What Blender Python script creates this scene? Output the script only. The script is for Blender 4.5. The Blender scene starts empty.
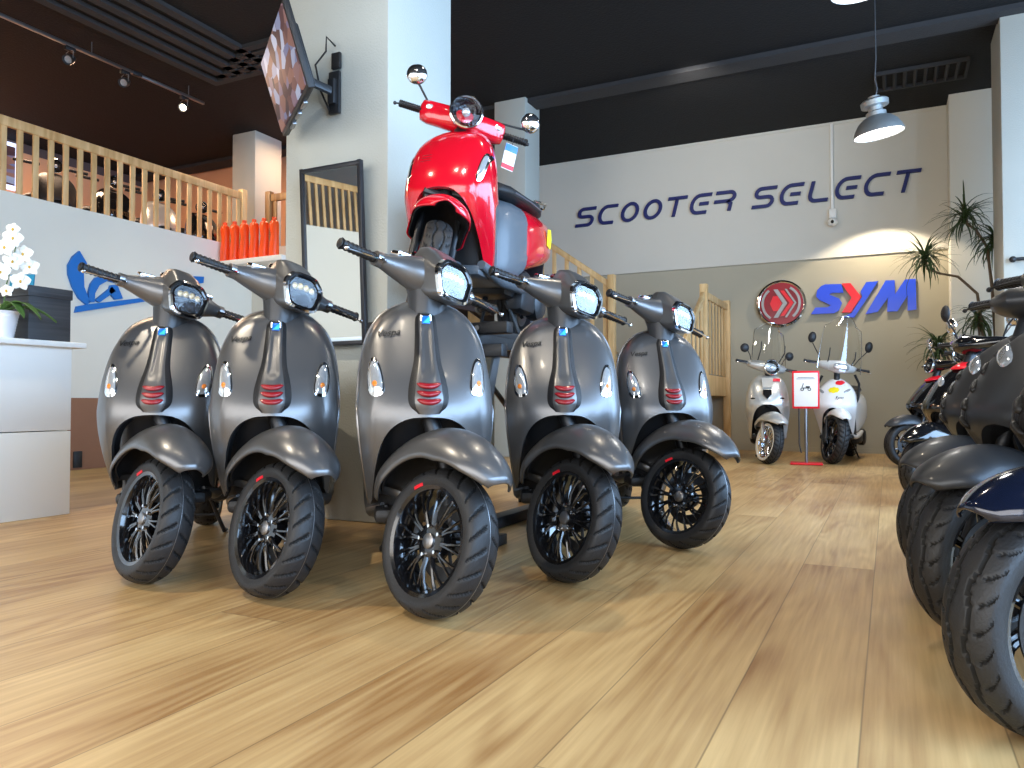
import bpy, bmesh, math, random
from mathutils import Matrix, Vector, noise
PI = math.pi
R = math.radians
rnd = random.Random(7)
scene = bpy.context.scene
COL = scene.collection

# ------------------------------------------------------------------ camera
cam_data = bpy.data.cameras.new('camera')
cam_data.sensor_width = 36.0
cam_data.lens = 36.0 * 762.8 / 1024.0
cam_data.clip_end = 100
cam = bpy.data.objects.new('camera', cam_data)
cam.location = (0, 0, .661)
cam.rotation_euler = (R(90 + 1.345), 0, R(26.3))
COL.objects.link(cam)
scene.camera = cam

# ------------------------------------------------------------------ world and light
scene.view_settings.view_transform = 'Standard'
scene.view_settings.look = 'None'
scene.view_settings.gamma = 1
scene.view_settings.use_curve_mapping = False
scene.view_settings.exposure = 0.06
world = bpy.data.worlds.new('world')
scene.world = world
world.use_nodes = True
world.node_tree.nodes['Background'].inputs[0].default_value = (.62, .78, 1, 1)
world.node_tree.nodes['Background'].inputs[1].default_value = 1.6


def light(name, kind, loc, target, energy, color, **kw):
    d = bpy.data.lights.new(name, kind)
    d.energy = energy
    d.color = color
    for k, v in kw.items():
        setattr(d, k, v)
    o = bpy.data.objects.new(name, d)
    COL.objects.link(o)
    o.location = loc
    o.rotation_euler = (Vector(target) - Vector(loc)).to_track_quat('-Z', 'Y').to_euler()
    return o


COOL = (.42, .66, 1.0)
WARM = (1.0, .86, .66)
NEUT = (1.0, .95, .87)
# daylight through the shop windows (right side, and the shop front behind the camera)
light('daylight_right', 'AREA', (3.25, 2.3, 2.0), (0, 2.3, 1.6), 1150, COOL, shape='RECTANGLE', size=11, size_y=3.0)
light('daylight_front', 'AREA', (-2.0, -3.85, 2.1), (-2.0, 0, 1.7), 330, (1.0, .91, .79), shape='RECTANGLE', size=8, size_y=3.2)
# ceiling lamps
for i, (x, y, e) in enumerate([(-3.5, .8, 330), (-1.6, .9, 60), (-1.0, 3.6, 90), (-4.6, 3.2, 120), (1.2, 1.6, 60), (-.4, 6.0, 110), (-2.6, 6.5, 90), (-5.6, 5.2, 90)]):
    light('ceiling_spot', 'SPOT', (x, y, 4.15), (x + .15, y + .35, 0), e * .9, WARM, spot_size=R(95), spot_blend=.6, shadow_soft_size=.07)
light('wall_washer', 'SPOT', (-.05, 10.15, 3.0), (-.05, 10.75, .9), 75, WARM, spot_size=R(125), spot_blend=.25, shadow_soft_size=.04)
light('sign_light', 'SPOT', (-1.9, 7.9, 4.1), (-1.9, 10.8, 3.1), 75, NEUT, spot_size=R(110), spot_blend=.8, shadow_soft_size=.1)
light('mezzanine_light', 'AREA', (-10.2, 5.2, 4.28), (-10.25, 5.2, 2.0), 300, (1.0, .68, .45), shape='RECTANGLE', size=.6, size_y=5)
light('mezzanine_light', 'AREA', (-6.9, 8.0, 4.25), (-6.9, 8.0, 2.6), 30, (1.0, .66, .42), shape='RECTANGLE', size=.8, size_y=.8)
light('red_scooter_spot', 'SPOT', (-.9, .9, 4.1), (-1.9, 3.4, 1.8), 110, NEUT, spot_size=R(50), spot_blend=.6, shadow_soft_size=.1)


# ------------------------------------------------------------------ materials
def srgb(r, g, b):
    def c(v):
        v /= 255.0
        return v / 12.92 if v <= .04045 else ((v + .055) / 1.055) ** 2.4
    return (c(r), c(g), c(b), 1)


def mat(name, col, rough=.5, metal=0.0, coat=0.0, bump=0.0, bscale=60, vary=.06, vscale=6, emit=None, estr=0, trans=0, ior=1.45, alpha=1):
    m = bpy.data.materials.new(name)
    m.use_nodes = True
    nt = m.node_tree
    b = nt.nodes['Principled BSDF']
    tc = nt.nodes.new('ShaderNodeTexCoord')
    n = nt.nodes.new('ShaderNodeTexNoise')
    n.inputs['Scale'].default_value = vscale
    n.inputs['Detail'].default_value = 4
    nt.links.new(tc.outputs['Object'], n.inputs['Vector'])
    mx = nt.nodes.new('ShaderNodeMix')
    mx.data_type = 'RGBA'
    mx.inputs[6].default_value = tuple(c * (1 - vary) for c in col[:3]) + (1,)
    mx.inputs[7].default_value = tuple(min(1, c * (1 + vary)) for c in col[:3]) + (1,)
    nt.links.new(n.outputs['Fac'], mx.inputs[0])
    nt.links.new(mx.outputs[2], b.inputs['Base Color'])
    b.inputs['Roughness'].default_value = rough
    b.inputs['Metallic'].default_value = metal
    b.inputs['Coat Weight'].default_value = coat
    b.inputs['Coat Roughness'].default_value = .08
    b.inputs['IOR'].default_value = ior
    b.inputs['Transmission Weight'].default_value = trans
    b.inputs['Alpha'].default_value = alpha
    if emit:
        b.inputs['Emission Color'].default_value = emit
        b.inputs['Emission Strength'].default_value = estr
    if bump:
        n2 = nt.nodes.new('ShaderNodeTexNoise')
        n2.inputs['Scale'].default_value = bscale
        n2.inputs['Detail'].default_value = 3
        nt.links.new(tc.outputs['Object'], n2.inputs['Vector'])
        bp = nt.nodes.new('ShaderNodeBump')
        bp.inputs['Strength'].default_value = bump
        bp.inputs['Distance'].default_value = .01
        nt.links.new(n2.outputs['Fac'], bp.inputs['Height'])
        nt.links.new(bp.outputs['Normal'], b.inputs['Normal'])
    return m


def thin_glass(name, tint=(1, 1, 1, 1), gloss=.12, fres=.6):
    m = bpy.data.materials.new(name)
    m.use_nodes = True
    nt = m.node_tree
    nt.nodes.clear()
    out = nt.nodes.new('ShaderNodeOutputMaterial')
    t = nt.nodes.new('ShaderNodeBsdfTransparent')
    t.inputs[0].default_value = tint
    g = nt.nodes.new('ShaderNodeBsdfGlossy')
    g.inputs['Roughness'].default_value = .03
    f = nt.nodes.new('ShaderNodeLayerWeight')
    f.inputs[0].default_value = .35
    ma = nt.nodes.new('ShaderNodeMath')
    ma.operation = 'MULTIPLY_ADD'
    ma.inputs[1].default_value = fres
    ma.inputs[2].default_value = gloss
    nt.links.new(f.outputs['Fresnel'], ma.inputs[0])
    mx = nt.nodes.new('ShaderNodeMixShader')
    nt.links.new(ma.outputs[0], mx.inputs[0])
    nt.links.new(t.outputs[0], mx.inputs[1])
    nt.links.new(g.outputs[0], mx.inputs[2])
    nt.links.new(mx.outputs[0], out.inputs[0])
    return m


def floor_material():
    m = bpy.data.materials.new('oak_planks')
    m.use_nodes = True
    nt = m.node_tree
    b = nt.nodes['Principled BSDF']
    N = nt.nodes.new
    L = nt.links.new
    tc = N('ShaderNodeTexCoord')
    sep = N('ShaderNodeSeparateXYZ')
    L(tc.outputs['Object'], sep.inputs[0])

    def math_(op, a, b_=None, c=None):
        n = N('ShaderNodeMath')
        n.operation = op
        for i, v in enumerate((a, b_, c)):
            if v is None:
                continue
            if isinstance(v, (int, float)):
                n.inputs[i].default_value = v
            else:
                L(v, n.inputs[i])
        return n.outputs[0]
    W = .262
    px = math_('DIVIDE', math_('ADD', sep.outputs[0], .058), W)
    pid = math_('FLOOR', px)
    fx = math_('SUBTRACT', px, pid)
    off = math_('MULTIPLY', math_('FRACT', math_('MULTIPLY', pid, .6180339)), 5.4)
    py = math_('DIVIDE', math_('ADD', sep.outputs[1], off), 5.4)
    rid = math_('FLOOR', py)
    fy = math_('SUBTRACT', py, rid)
    # per plank random
    cmb = N('ShaderNodeCombineXYZ')
    L(pid, cmb.inputs[0])
    L(rid, cmb.inputs[1])
    wn = N('ShaderNodeTexWhiteNoise')
    wn.noise_dimensions = '3D'
    L(cmb.outputs[0], wn.inputs[0])
    # plank coords with random offset
    off3 = N('ShaderNodeVectorMath')
    off3.operation = 'SCALE'
    L(wn.outputs['Color'], off3.inputs[0])
    off3.inputs['Scale'].default_value = 30
    addv = N('ShaderNodeVectorMath')
    addv.operation = 'ADD'
    L(tc.outputs['Object'], addv.inputs[0])
    L(off3.outputs[0], addv.inputs[1])
    mp = N('ShaderNodeMapping')
    mp.inputs['Scale'].default_value = (3.2, .36, 1)
    L(addv.outputs[0], mp.inputs[0])
    n1 = N('ShaderNodeTexNoise')
    n1.inputs['Scale'].default_value = 1.0
    n1.inputs['Detail'].default_value = 2.0
    n1.inputs['Distortion'].default_value = .4
    L(mp.outputs[0], n1.inputs['Vector'])
    rings = math_('SINE', math_('MULTIPLY', n1.outputs['Fac'], 95.0))
    rings2 = math_('MULTIPLY_ADD', rings, .5, .5)
    n3 = N('ShaderNodeTexNoise')        # where rings show
    n3.inputs['Scale'].default_value = 1.0
    mp3 = N('ShaderNodeMapping')
    mp3.inputs['Scale'].default_value = (3, .9, 1)
    L(addv.outputs[0], mp3.inputs[0])
    L(mp3.outputs[0], n3.inputs['Vector'])
    rr = N('ShaderNodeMapRange')
    rr.inputs[1].default_value = .42
    rr.inputs[2].default_value = .68
    L(n3.outputs['Fac'], rr.inputs[0])
    rings3 = math_('MULTIPLY', rings2, rr.outputs[0])
    mp2 = N('ShaderNodeMapping')
    mp2.inputs['Scale'].default_value = (60, 2.2, 1)
    L(addv.outputs[0], mp2.inputs[0])
    n2 = N('ShaderNodeTexNoise')
    n2.inputs['Detail'].default_value = 6
    n2.inputs['Scale'].default_value = 1
    L(mp2.outputs[0], n2.inputs['Vector'])
    mp4 = N('ShaderNodeMapping')
    mp4.inputs['Scale'].default_value = (2.5, .8, 1)
    L(addv.outputs[0], mp4.inputs[0])
    n4 = N('ShaderNodeTexNoise')
    n4.inputs['Detail'].default_value = 3
    L(mp4.outputs[0], n4.inputs['Vector'])
    n4.inputs['Scale'].default_value = 1
    ramp = N('ShaderNodeValToRGB')
    ramp.color_ramp.elements[0].position = .28
    ramp.color_ramp.elements[0].color = srgb(146, 104, 58)
    ramp.color_ramp.elements[1].position = .72
    ramp.color_ramp.elements[1].color = srgb(214, 180, 124)
    tone = math_('ADD', math_('MULTIPLY', n2.outputs['Fac'], .42), math_('MULTIPLY', n4.outputs['Fac'], .62))
    tone = math_('ADD', tone, math_('MULTIPLY', wn.outputs['Value'], .035))
    tone = math_('SUBTRACT', tone, math_('MULTIPLY', rings3, .17))
    L(tone, ramp.inputs[0])
    # seams
    sx = math_('MINIMUM', fx, math_('SUBTRACT', 1, fx))
    sy = math_('MULTIPLY', math_('MINIMUM', fy, math_('SUBTRACT', 1, fy)), 20.6)
    s = math_('MINIMUM', sx, sy)
    seam = N('ShaderNodeMapRange')
    seam.inputs[1].default_value = .003
    seam.inputs[2].default_value = .010
    seam.inputs[3].default_value = .55
    seam.inputs[4].default_value = 1
    L(s, seam.inputs[0])
    mul = N('ShaderNodeMix')
    mul.data_type = 'RGBA'
    mul.blend_type = 'MULTIPLY'
    mul.inputs[0].default_value = 1
    L(ramp.outputs[0], mul.inputs[6])
    L(seam.outputs[0], mul.inputs[7])
    L(mul.outputs[2], b.inputs['Base Color'])
    b.inputs['Roughness'].default_value = .36
    b.inputs['Specular IOR Level'].default_value = .45
    bp = N('ShaderNodeBump')
    bp.inputs['Strength'].default_value = .12
    bp.inputs['Distance'].default_value = .004
    L(math_('ADD', n2.outputs['Fac'], seam.outputs[0]), bp.inputs['Height'])
    L(bp.outputs['Normal'], b.inputs['Normal'])
    return m


def wood(name, c1, c2, sc=(16, 16, 2.2), rough=.5):
    m = bpy.data.materials.new(name)
    m.use_nodes = True
    nt = m.node_tree
    b = nt.nodes['Principled BSDF']
    tc = nt.nodes.new('ShaderNodeTexCoord')
    mp = nt.nodes.new('ShaderNodeMapping')
    mp.inputs['Scale'].default_value = sc
    n = nt.nodes.new('ShaderNodeTexNoise')
    n.inputs['Scale'].default_value = 1
    n.inputs['Detail'].default_value = 5
    n.inputs['Distortion'].default_value = .6
    r = nt.nodes.new('ShaderNodeValToRGB')
    r.color_ramp.elements[0].position = .3
    r.color_ramp.elements[0].color = c1
    r.color_ramp.elements[1].position = .7
    r.color_ramp.elements[1].color = c2
    nt.links.new(tc.outputs['Object'], mp.inputs[0])
    nt.links.new(mp.outputs[0], n.inputs['Vector'])
    nt.links.new(n.outputs['Fac'], r.inputs[0])
    nt.links.new(r.outputs[0], b.inputs['Base Color'])
    b.inputs['Roughness'].default_value = rough
    return m


M = dict(
    floor=floor_material(),
    wall_left=mat('cool_grey_wall_paint', srgb(226, 222, 208), .8, bump=.15, bscale=120, vary=.03, vscale=2),
    wall_white=mat('off_white_wall_paint', srgb(206, 202, 190), .8, bump=.15, bscale=120, vary=.03, vscale=2),
    wall_beige=mat('beige_wall_paint', srgb(172, 165, 145), .8, bump=.15, bscale=120, vary=.03, vscale=2),
    wall_peach=mat('peach_wall_paint', srgb(225, 170, 130), .8, bump=.1, vary=.04, vscale=2),
    wall_dark=mat('dark_plum_wall_paint', srgb(95, 80, 78), .8, vary=.05),
    column=mat('column_plaster', srgb(180, 181, 172), .75, bump=.3, bscale=90, vary=.03, vscale=3),
    ceiling=mat('black_ceiling_paint', (.0025, .0025, .003, 1), .85, bump=.5, bscale=40, vary=.3, vscale=8),
    beam=mat('charcoal_beam_paint', (.030, .030, .032, 1), .8, bump=.3, bscale=60, vary=.1),
    grey=mat('satin_titanium_grey_paint', (.155, .155, .157, 1), .33, .68, .12, vary=.03),
    grey_dk=mat('matte_graphite_paint', (.05, .052, .056, 1), .42, .5, .1, vary=.04),
    black=mat('black_plastic', (.012, .012, .013, 1), .45, bump=.2, bscale=300, vary=.1),
    gloss=mat('gloss_black_paint', (.006, .006, .007, 1), .12, coat=.8, vary=.05),
    bluebk=mat('midnight_blue_paint', (.006, .010, .028, 1), .12, .3, 1, vary=.1),
    rubber=mat('tyre_rubber', (.020, .020, .021, 1), .5, bump=.15, bscale=200, vary=.1),
    groove=mat('tyre_groove_rubber', (.004, .004, .004, 1), .8, vary=.1),
    chrome=mat('chrome', (.82, .83, .85, 1), .09, 1, vary=.02),
    steel=mat('brushed_steel', (.33, .33, .34, 1), .38, 1, bump=.1, bscale=200, vary=.06),
    disc=mat('worn_disc_steel', (.07, .07, .073, 1), .45, 1, vary=.1),
    dsteel=mat('dark_rack_steel', (.05, .052, .056, 1), .42, .7, bump=.1, vary=.12),
    red=mat('gloss_red_paint', (.62, .004, .018, 1), .16, coat=1, vary=.03),
    redp=mat('red_plastic_slat', (.27, .008, .014, 1), .25, coat=.5, vary=.05),
    redlens=mat('red_tail_lens', (.45, .006, .01, 1), .15, coat=.6, vary=.05),
    seat=mat('seat_vinyl', (.012, .013, .015, 1), .5, bump=.35, bscale=180, vary=.1),
    greyp=mat('slate_grey_plastic', (.10, .115, .13, 1), .4, coat=.1, vary=.04),
    silver=mat('silver_paint', (.60, .60, .57, 1), .28, .55, .5, vary=.04),
    white=mat('white_paint', (.80, .80, .78, 1), .25, coat=.5, vary=.03),
    whitem=mat('white_laminate', srgb(240, 243, 240), .45, vary=.02, vscale=2),
    lens=mat('clear_lens', (.75, .78, .80, 1), .06, .65, 1, vary=.25, vscale=60),
    refl=mat('headlight_reflector', (.075, .078, .085, 1), .22, 1, bump=1, bscale=60, vary=.4, vscale=40),
    bulbs=mat('headlight_bulb_glass', (.78, .62, .38, 1), .25, .3, .5, vary=.2),
    amber=mat('amber_bulb', (.75, .22, .03, 1), .25, coat=.5, vary=.1),
    badge=mat('blue_badge_enamel', srgb(30, 110, 205), .2, coat=.8, vary=.1),
    badge2=mat('teal_badge_enamel', srgb(70, 190, 175), .2, coat=.8, vary=.1),
    pine=wood('pine_wood', srgb(190, 148, 92), srgb(226, 190, 136)),
    pine_dk=wood('warm_pine_wood', srgb(120, 84, 48), srgb(176, 134, 84)),
    textblue=mat('navy_sign_face', srgb(28, 36, 96), .6, coat=0, vary=.1),
    symblue=mat('bright_blue_sign_face', srgb(30, 75, 225), .4, coat=.2, vary=.04),
    symred=mat('bright_red_sign_face', srgb(232, 20, 40), .4, coat=.2, vary=.04),
    dkred=mat('dark_red_sign_face', srgb(150, 14, 34), .4, coat=.2, vary=.04),
    logoblue=mat('blue_wall_logo', srgb(22, 108, 190), .5, vary=.04),
    orange=mat('orange_plastic', srgb(245, 80, 14), .35, coat=.2, vary=.05),
    leaf=mat('orchid_leaf', srgb(74, 104, 52), .4, vary=.2, vscale=12),
    frond=mat('dracaena_leaf', srgb(64, 84, 46), .5, vary=.3, vscale=5),
    bark=mat('dracaena_bark', srgb(112, 96, 78), .8, bump=.6, vary=.2, vscale=30),
    petal=mat('orchid_petal', srgb(246, 244, 234), .5, vary=.03, vscale=30),
    yellow=mat('orchid_centre', srgb(205, 165, 50), .5, vary=.1),
    potw=mat('white_glazed_pot', srgb(222, 224, 228), .25, coat=.5, vary=.02),
    boxbk=wood('black_box_card', srgb(46, 48, 52), srgb(66, 68, 72), (2, 2, 60), .55),
    card=mat('brown_board', srgb(140, 98, 72), .7, vary=.12, vscale=5),
    paper=mat('white_paper', srgb(236, 232, 226), .6, vary=.02),
    yel=mat('yellow_sticker', srgb(240, 220, 30), .5, vary=.04),
    frame=mat('dark_mirror_frame', srgb(44, 45, 50), .4, .3, vary=.1),
    mirror=mat('mirror_glass', (.66, .68, .67, 1), .015, 1, vary=.005),
    hlglass=thin_glass('headlight_glass', (.97, .97, .97, 1), .015, .12),
    glass=thin_glass('clear_windscreen', (.96, .97, .97, 1), .10),
    window=thin_glass('window_glass', (.95, .98, 1, 1), .04),
    bulb=mat('lamp_glow', (1, 1, 1, 1), .5, emit=(1, .95, .88, 1), estr=9),
    spotglow=mat('spot_glow', (1, 1, 1, 1), .5, emit=(1, .86, .62, 1), estr=14),
    zinc=mat('galvanised_lamp_shade', (.40, .42, .42, 1), .45, .7, vary=.12, vscale=20),
    neon=mat('cool_light_border', (1, 1, 1, 1), .5, emit=(.55, .65, 1, 1), estr=1.6),
    plastic_w=mat('white_plastic', srgb(232, 230, 222), .4, vary=.02),
    anti=mat('dark_floor_mat', srgb(60, 58, 55), .8, vary=.1),
)


def screen_material():
    m = bpy.data.materials.new('television_picture')
    m.use_nodes = True
    nt = m.node_tree
    b = nt.nodes['Principled BSDF']
    tc = nt.nodes.new('ShaderNodeTexCoord')
    mp = nt.nodes.new('ShaderNodeMapping')
    mp.inputs['Scale'].default_value = (5, 1, 7)
    n0 = nt.nodes.new('ShaderNodeTexVoronoi')
    n0.inputs['Scale'].default_value = 2.2
    n = nt.nodes.new('ShaderNodeTexNoise')
    n.inputs['Scale'].default_value = 1.5
    n.inputs['Detail'].default_value = 5
    nt.links.new(n0.outputs['Color'], n.inputs['Vector'])
    r = nt.nodes.new('ShaderNodeValToRGB')
    e = r.color_ramp.elements
    e[0].position = .32
    e[0].color = srgb(40, 30, 46)
    e[1].position = .72
    e[1].color = srgb(210, 218, 240)
    for p, c in ((.42, srgb(96, 66, 70)), (.5, srgb(150, 108, 98)), (.56, srgb(110, 118, 160))):
        q = e.new(p)
        q.color = c
    nt.links.new(tc.outputs['Object'], mp.inputs[0])
    nt.links.new(mp.outputs[0], n0.inputs['Vector'])
    nt.links.new(n.outputs['Fac'], r.inputs[0])
    nt.links.new(r.outputs[0], b.inputs['Emission Color'])
    b.inputs['Emission Strength'].default_value = .8
    b.inputs['Base Color'].default_value = (.01, .01, .01, 1)
    b.inputs['Roughness'].default_value = .5
    b.inputs['Specular IOR Level'].default_value = .15
    return m


M['screen'] = screen_material()


# ------------------------------------------------------------------ geometry helpers
class G:
    def __init__(s):
        s.v = []
        s.f = []

    def add(s, vs, fs, mx=None):
        o = len(s.v)
        for p in vs:
            p = Vector(p)
            s.v.append(mx @ p if mx else p)
        s.f += [tuple(i + o for i in q) for q in fs]
        return s

    def bm(s, b, mx=None):
        b.verts.index_update()
        s.add([v.co.copy() for v in b.verts], [[v.index for v in f.verts] for f in b.faces], mx)
        b.free()
        return s

    def box(s, c, d, bev=0, mx=None, rot=None, seg=2):
        b = bmesh.new()
        bmesh.ops.create_cube(b, size=1)
        bmesh.ops.scale(b, vec=Vector(d), verts=b.verts)
        if bev:
            bmesh.ops.bevel(b, geom=b.edges[:], offset=bev, segments=seg, affect='EDGES', profile=.5)
        t = Matrix.Translation(Vector(c))
        if rot:
            t = t @ Matrix.Rotation(rot[2], 4, 'Z') @ Matrix.Rotation(rot[1], 4, 'Y') @ Matrix.Rotation(rot[0], 4, 'X')
        return s.bm(b, mx @ t if mx else t)

    def loft(s, rings, mx=None, cap=True, closed=True, loop=False):
        n = len(rings[0])
        vs = [p for r in rings for p in r]
        fs = []
        m = len(rings)
        for i in range(m if loop else m - 1):
            j = (i + 1) % m
            for k in range(n if closed else n - 1):
                l = (k + 1) % n
                fs.append((i * n + k, i * n + l, j * n + l, j * n + k))
        if cap and closed and not loop:
            fs.append(tuple(range(n))[::-1])
            fs.append(tuple((m - 1) * n + k for k in range(n)))
        return s.add(vs, fs, mx)

    def tube(s, pts, r, n=10, mx=None, cap=True, flat=1.0, up=None):
        pts = [Vector(p) for p in pts]
        if not isinstance(r, (list, tuple)):
            r = [r] * len(pts)
        rings = []
        ref = None
        for i, p in enumerate(pts):
            t = (pts[min(i + 1, len(pts) - 1)] - pts[max(i - 1, 0)])
            if t.length < 1e-9:
                t = Vector((0, 0, 1))
            t.normalize()
            if ref is None:
                ref = Vector(up) if up else (Vector((0, 0, 1)) if abs(t.z) < .9 else Vector((0, 1, 0)))
            a = ref - t * ref.dot(t)
            if a.length < 1e-6:
                a = t.orthogonal()
            a.normalize()
            ref = a
            b = t.cross(a)
            rings.append([p + (a * math.cos(2 * PI * k / n) * flat + b * math.sin(2 * PI * k / n)) * r[i] for k in range(n)])
        return s.loft(rings, mx, cap)

    def lathe(s, prof, n=32, mx=None, cap=False, a0=0, a1=2 * PI):
        full = abs(a1 - a0 - 2 * PI) < 1e-6
        rings = []
        for i in range(n if full else n + 1):
            a = a0 + (a1 - a0) * i / n
            rings.append([(r * math.cos(a), r * math.sin(a), z) for r, z in prof])
        s.loft(rings, mx, cap=False, closed=False, loop=full)
        return s

    def prism(s, poly, d, mx=None, bev=0):
        b = bmesh.new()
        vs = [b.verts.new((p[0], p[1], 0)) for p in poly]
        f = b.faces.new(vs)
        r = bmesh.ops.extrude_face_region(b, geom=[f])
        bmesh.ops.translate(b, vec=(0, 0, d), verts=[e for e in r['geom'] if isinstance(e, bmesh.types.BMVert)])
        bmesh.ops.recalc_face_normals(b, faces=b.faces)
        if bev:
            bmesh.ops.bevel(b, geom=b.edges[:], offset=bev, segments=1, affect='EDGES')
        return s.bm(b, mx)

    def ball(s, c, r, nu=16, nv=10, mx=None):
        if isinstance(r, (int, float)):
            r = (r, r, r)
        rings = []
        for j in range(nv + 1):
            t = PI * (j / nv) * .998 + .001 * PI
            rings.append([(c[0] + r[0] * math.sin(t) * math.cos(2 * PI * k / nu), c[1] + r[1] * math.sin(t) * math.sin(2 * PI * k / nu), c[2] + r[2] * math.cos(t)) for k in range(nu)])
        return s.loft(rings, mx)

    def grid(s, fn, nu, nv, mx=None):
        vs = [fn(i / nu, j / nv) for j in range(nv + 1) for i in range(nu + 1)]
        fs = [(j * (nu + 1) + i, j * (nu + 1) + i + 1, (j + 1) * (nu + 1) + i + 1, (j + 1) * (nu + 1) + i) for j in range(nv) for i in range(nu)]
        return s.add(vs, fs, mx)

    def build(s, name, m, parent=None, ang=35, solid=0, fix=True, mx=None):
        me = bpy.data.meshes.new(name)
        vs = [mx @ v for v in s.v] if mx else s.v
        me.from_pydata([tuple(v) for v in vs], [], s.f)
        if fix:
            b = bmesh.new()
            b.from_mesh(me)
            bmesh.ops.remove_doubles(b, verts=b.verts, dist=1e-5)
            bmesh.ops.recalc_face_normals(b, faces=b.faces)
            b.to_mesh(me)
            b.free()
        for p in me.polygons:
            p.use_smooth = True
        me.set_sharp_from_angle(angle=R(ang))
        me.materials.append(M[m] if isinstance(m, str) else m)
        o = bpy.data.objects.new(name, me)
        COL.objects.link(o)
        if parent:
            o.parent = parent
        if solid:
            md = o.modifiers.new('thickness', 'SOLIDIFY')
            md.thickness = solid
            md.offset = -1
        return o


def tag(o, label=None, cat=None, group=None, kind=None):
    if label:
        o['label'] = label
    if cat:
        o['category'] = cat
    if group:
        o['group'] = group
    if kind:
        o['kind'] = kind
    return o


def empty(name, loc=(0, 0, 0), rot=(0, 0, 0)):
    o = bpy.data.objects.new(name, None)
    o.empty_display_size = .1
    COL.objects.link(o)
    o.location = loc
    o.rotation_euler = rot
    return o


def copy_tree(o, parent=None):
    c = o.copy()
    COL.objects.link(c)
    c.parent = parent
    for ch in list(o.children):
        copy_tree(ch, c)
    return c


def struct(name, g, m, **k):
    return tag(g.build(name, m, **k), kind='structure')


def lerp_table(tab, x):
    if x <= tab[0][0]:
        return tab[0][1]
    for (a, b), (c, d) in zip(tab, tab[1:]):
        if x <= c:
            return b + (d - b) * (x - a) / (c - a)
    return tab[-1][1]


def smooth_table(tab, x):
    # Catmull-Rom through a sorted table
    n = len(tab)
    if x <= tab[0][0]:
        return tab[0][1]
    if x >= tab[-1][0]:
        return tab[-1][1]
    for i in range(n - 1):
        if x <= tab[i + 1][0]:
            break
    x0, y0 = tab[i]
    x1, y1 = tab[i + 1]
    t = (x - x0) / (x1 - x0)
    m0 = (y1 - tab[i - 1][1]) / (x1 - tab[i - 1][0]) if i > 0 else (y1 - y0) / (x1 - x0)
    m1 = (tab[i + 2][1] - y0) / (tab[i + 2][0] - x0) if i < n - 2 else (y1 - y0) / (x1 - x0)
    h = x1 - x0
    return (2 * t ** 3 - 3 * t ** 2 + 1) * y0 + (t ** 3 - 2 * t ** 2 + t) * h * m0 + (-2 * t ** 3 + 3 * t ** 2) * y1 + (t ** 3 - t ** 2) * h * m1


def T(*a):
    return Matrix.Translation(Vector(a))


def RX(a):
    return Matrix.Rotation(a, 4, 'X')


def RY(a):
    return Matrix.Rotation(a, 4, 'Y')


def RZ(a):
    return Matrix.Rotation(a, 4, 'Z')


def text_geo(body, size, extrude, shear=0):
    c = bpy.data.curves.new('t', 'FONT')
    c.body = body
    c.size = size
    c.extrude = extrude
    c.shear = shear
    c.resolution_u = 3
    c.align_x = 'CENTER'
    o = bpy.data.objects.new('t', c)
    COL.objects.link(o)
    me = bpy.data.meshes.new_from_object(o)
    g = G()
    g.add([v.co.copy() for v in me.vertices], [tuple(p.vertices) for p in me.polygons])
    bpy.data.objects.remove(o)
    bpy.data.curves.remove(c)
    bpy.data.meshes.remove(me)
    return g


# ================================================================== THE ROOM
CEIL = 4.33
BW = 10.8         # back wall
LW = -7.15        # left wall face
MZ = 2.57         # top of the parapet at the mezzanine edge
MF = 2.15         # mezzanine floor
XR, YF = 3.3, -4.0


def slab(g, a, b):
    g.box([(a[i] + b[i]) / 2 for i in range(3)], [abs(b[i] - a[i]) for i in range(3)])
    return g


struct('floor', slab(G(), (-12.2, YF - .2, -.1), (XR + .2, BW + .2, 0)), 'floor')
struct('ceiling', slab(G(), (-12.2, YF - .2, CEIL), (XR + .2, BW + .2, CEIL + .1)), 'ceiling')
struct('wall_back', slab(G(), (-12.2, BW, -.0), (XR, BW + .15, MZ)), 'wall_beige')
g = slab(G(), (-12.2, BW - .03, MZ - .02), (XR, BW + .15, CEIL))
struct('wall_back_upper', g, 'wall_white')
struct('trim_1', slab(G(), (-6.5, BW - .045, CEIL - .035), (.7, BW - .03, CEIL)), 'wall_white')
# left wall under the mezzanine, and the short return wall
struct('wall_left', slab(G(), (LW - .15, YF, 0), (LW, 7.1, MZ)), 'wall_left')
struct('wall_left_return', slab(G(), (LW - .15, 7.1, 0), (-5.3, 7.25, MZ)), 'wall_white')
struct('floor_mezzanine', slab(slab(G(), (-12, YF, MF - .2), (LW - .15, 7.1, MF)), (-12, 7.25, MF - .2), (-5.3, BW, MF)), 'wall_dark')
struct('wall_mezzanine_left', slab(G(), (-11.15, YF, MF), (-11, 8.6, CEIL - .13)), 'wall_peach')
struct('wall_mezzanine_upper', slab(G(), (-11.15, YF, CEIL - .13), (-11, 8.6, CEIL)), 'wall_dark')
struct('wall_mezzanine_back', slab(G(), (-11, 8.6, MF), (-6.4, 8.75, CEIL)), 'wall_peach')
struct('wall_far_left', slab(G(), (-12.35, YF, 0), (-12.2, BW, CEIL)), 'wall_white')
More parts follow.
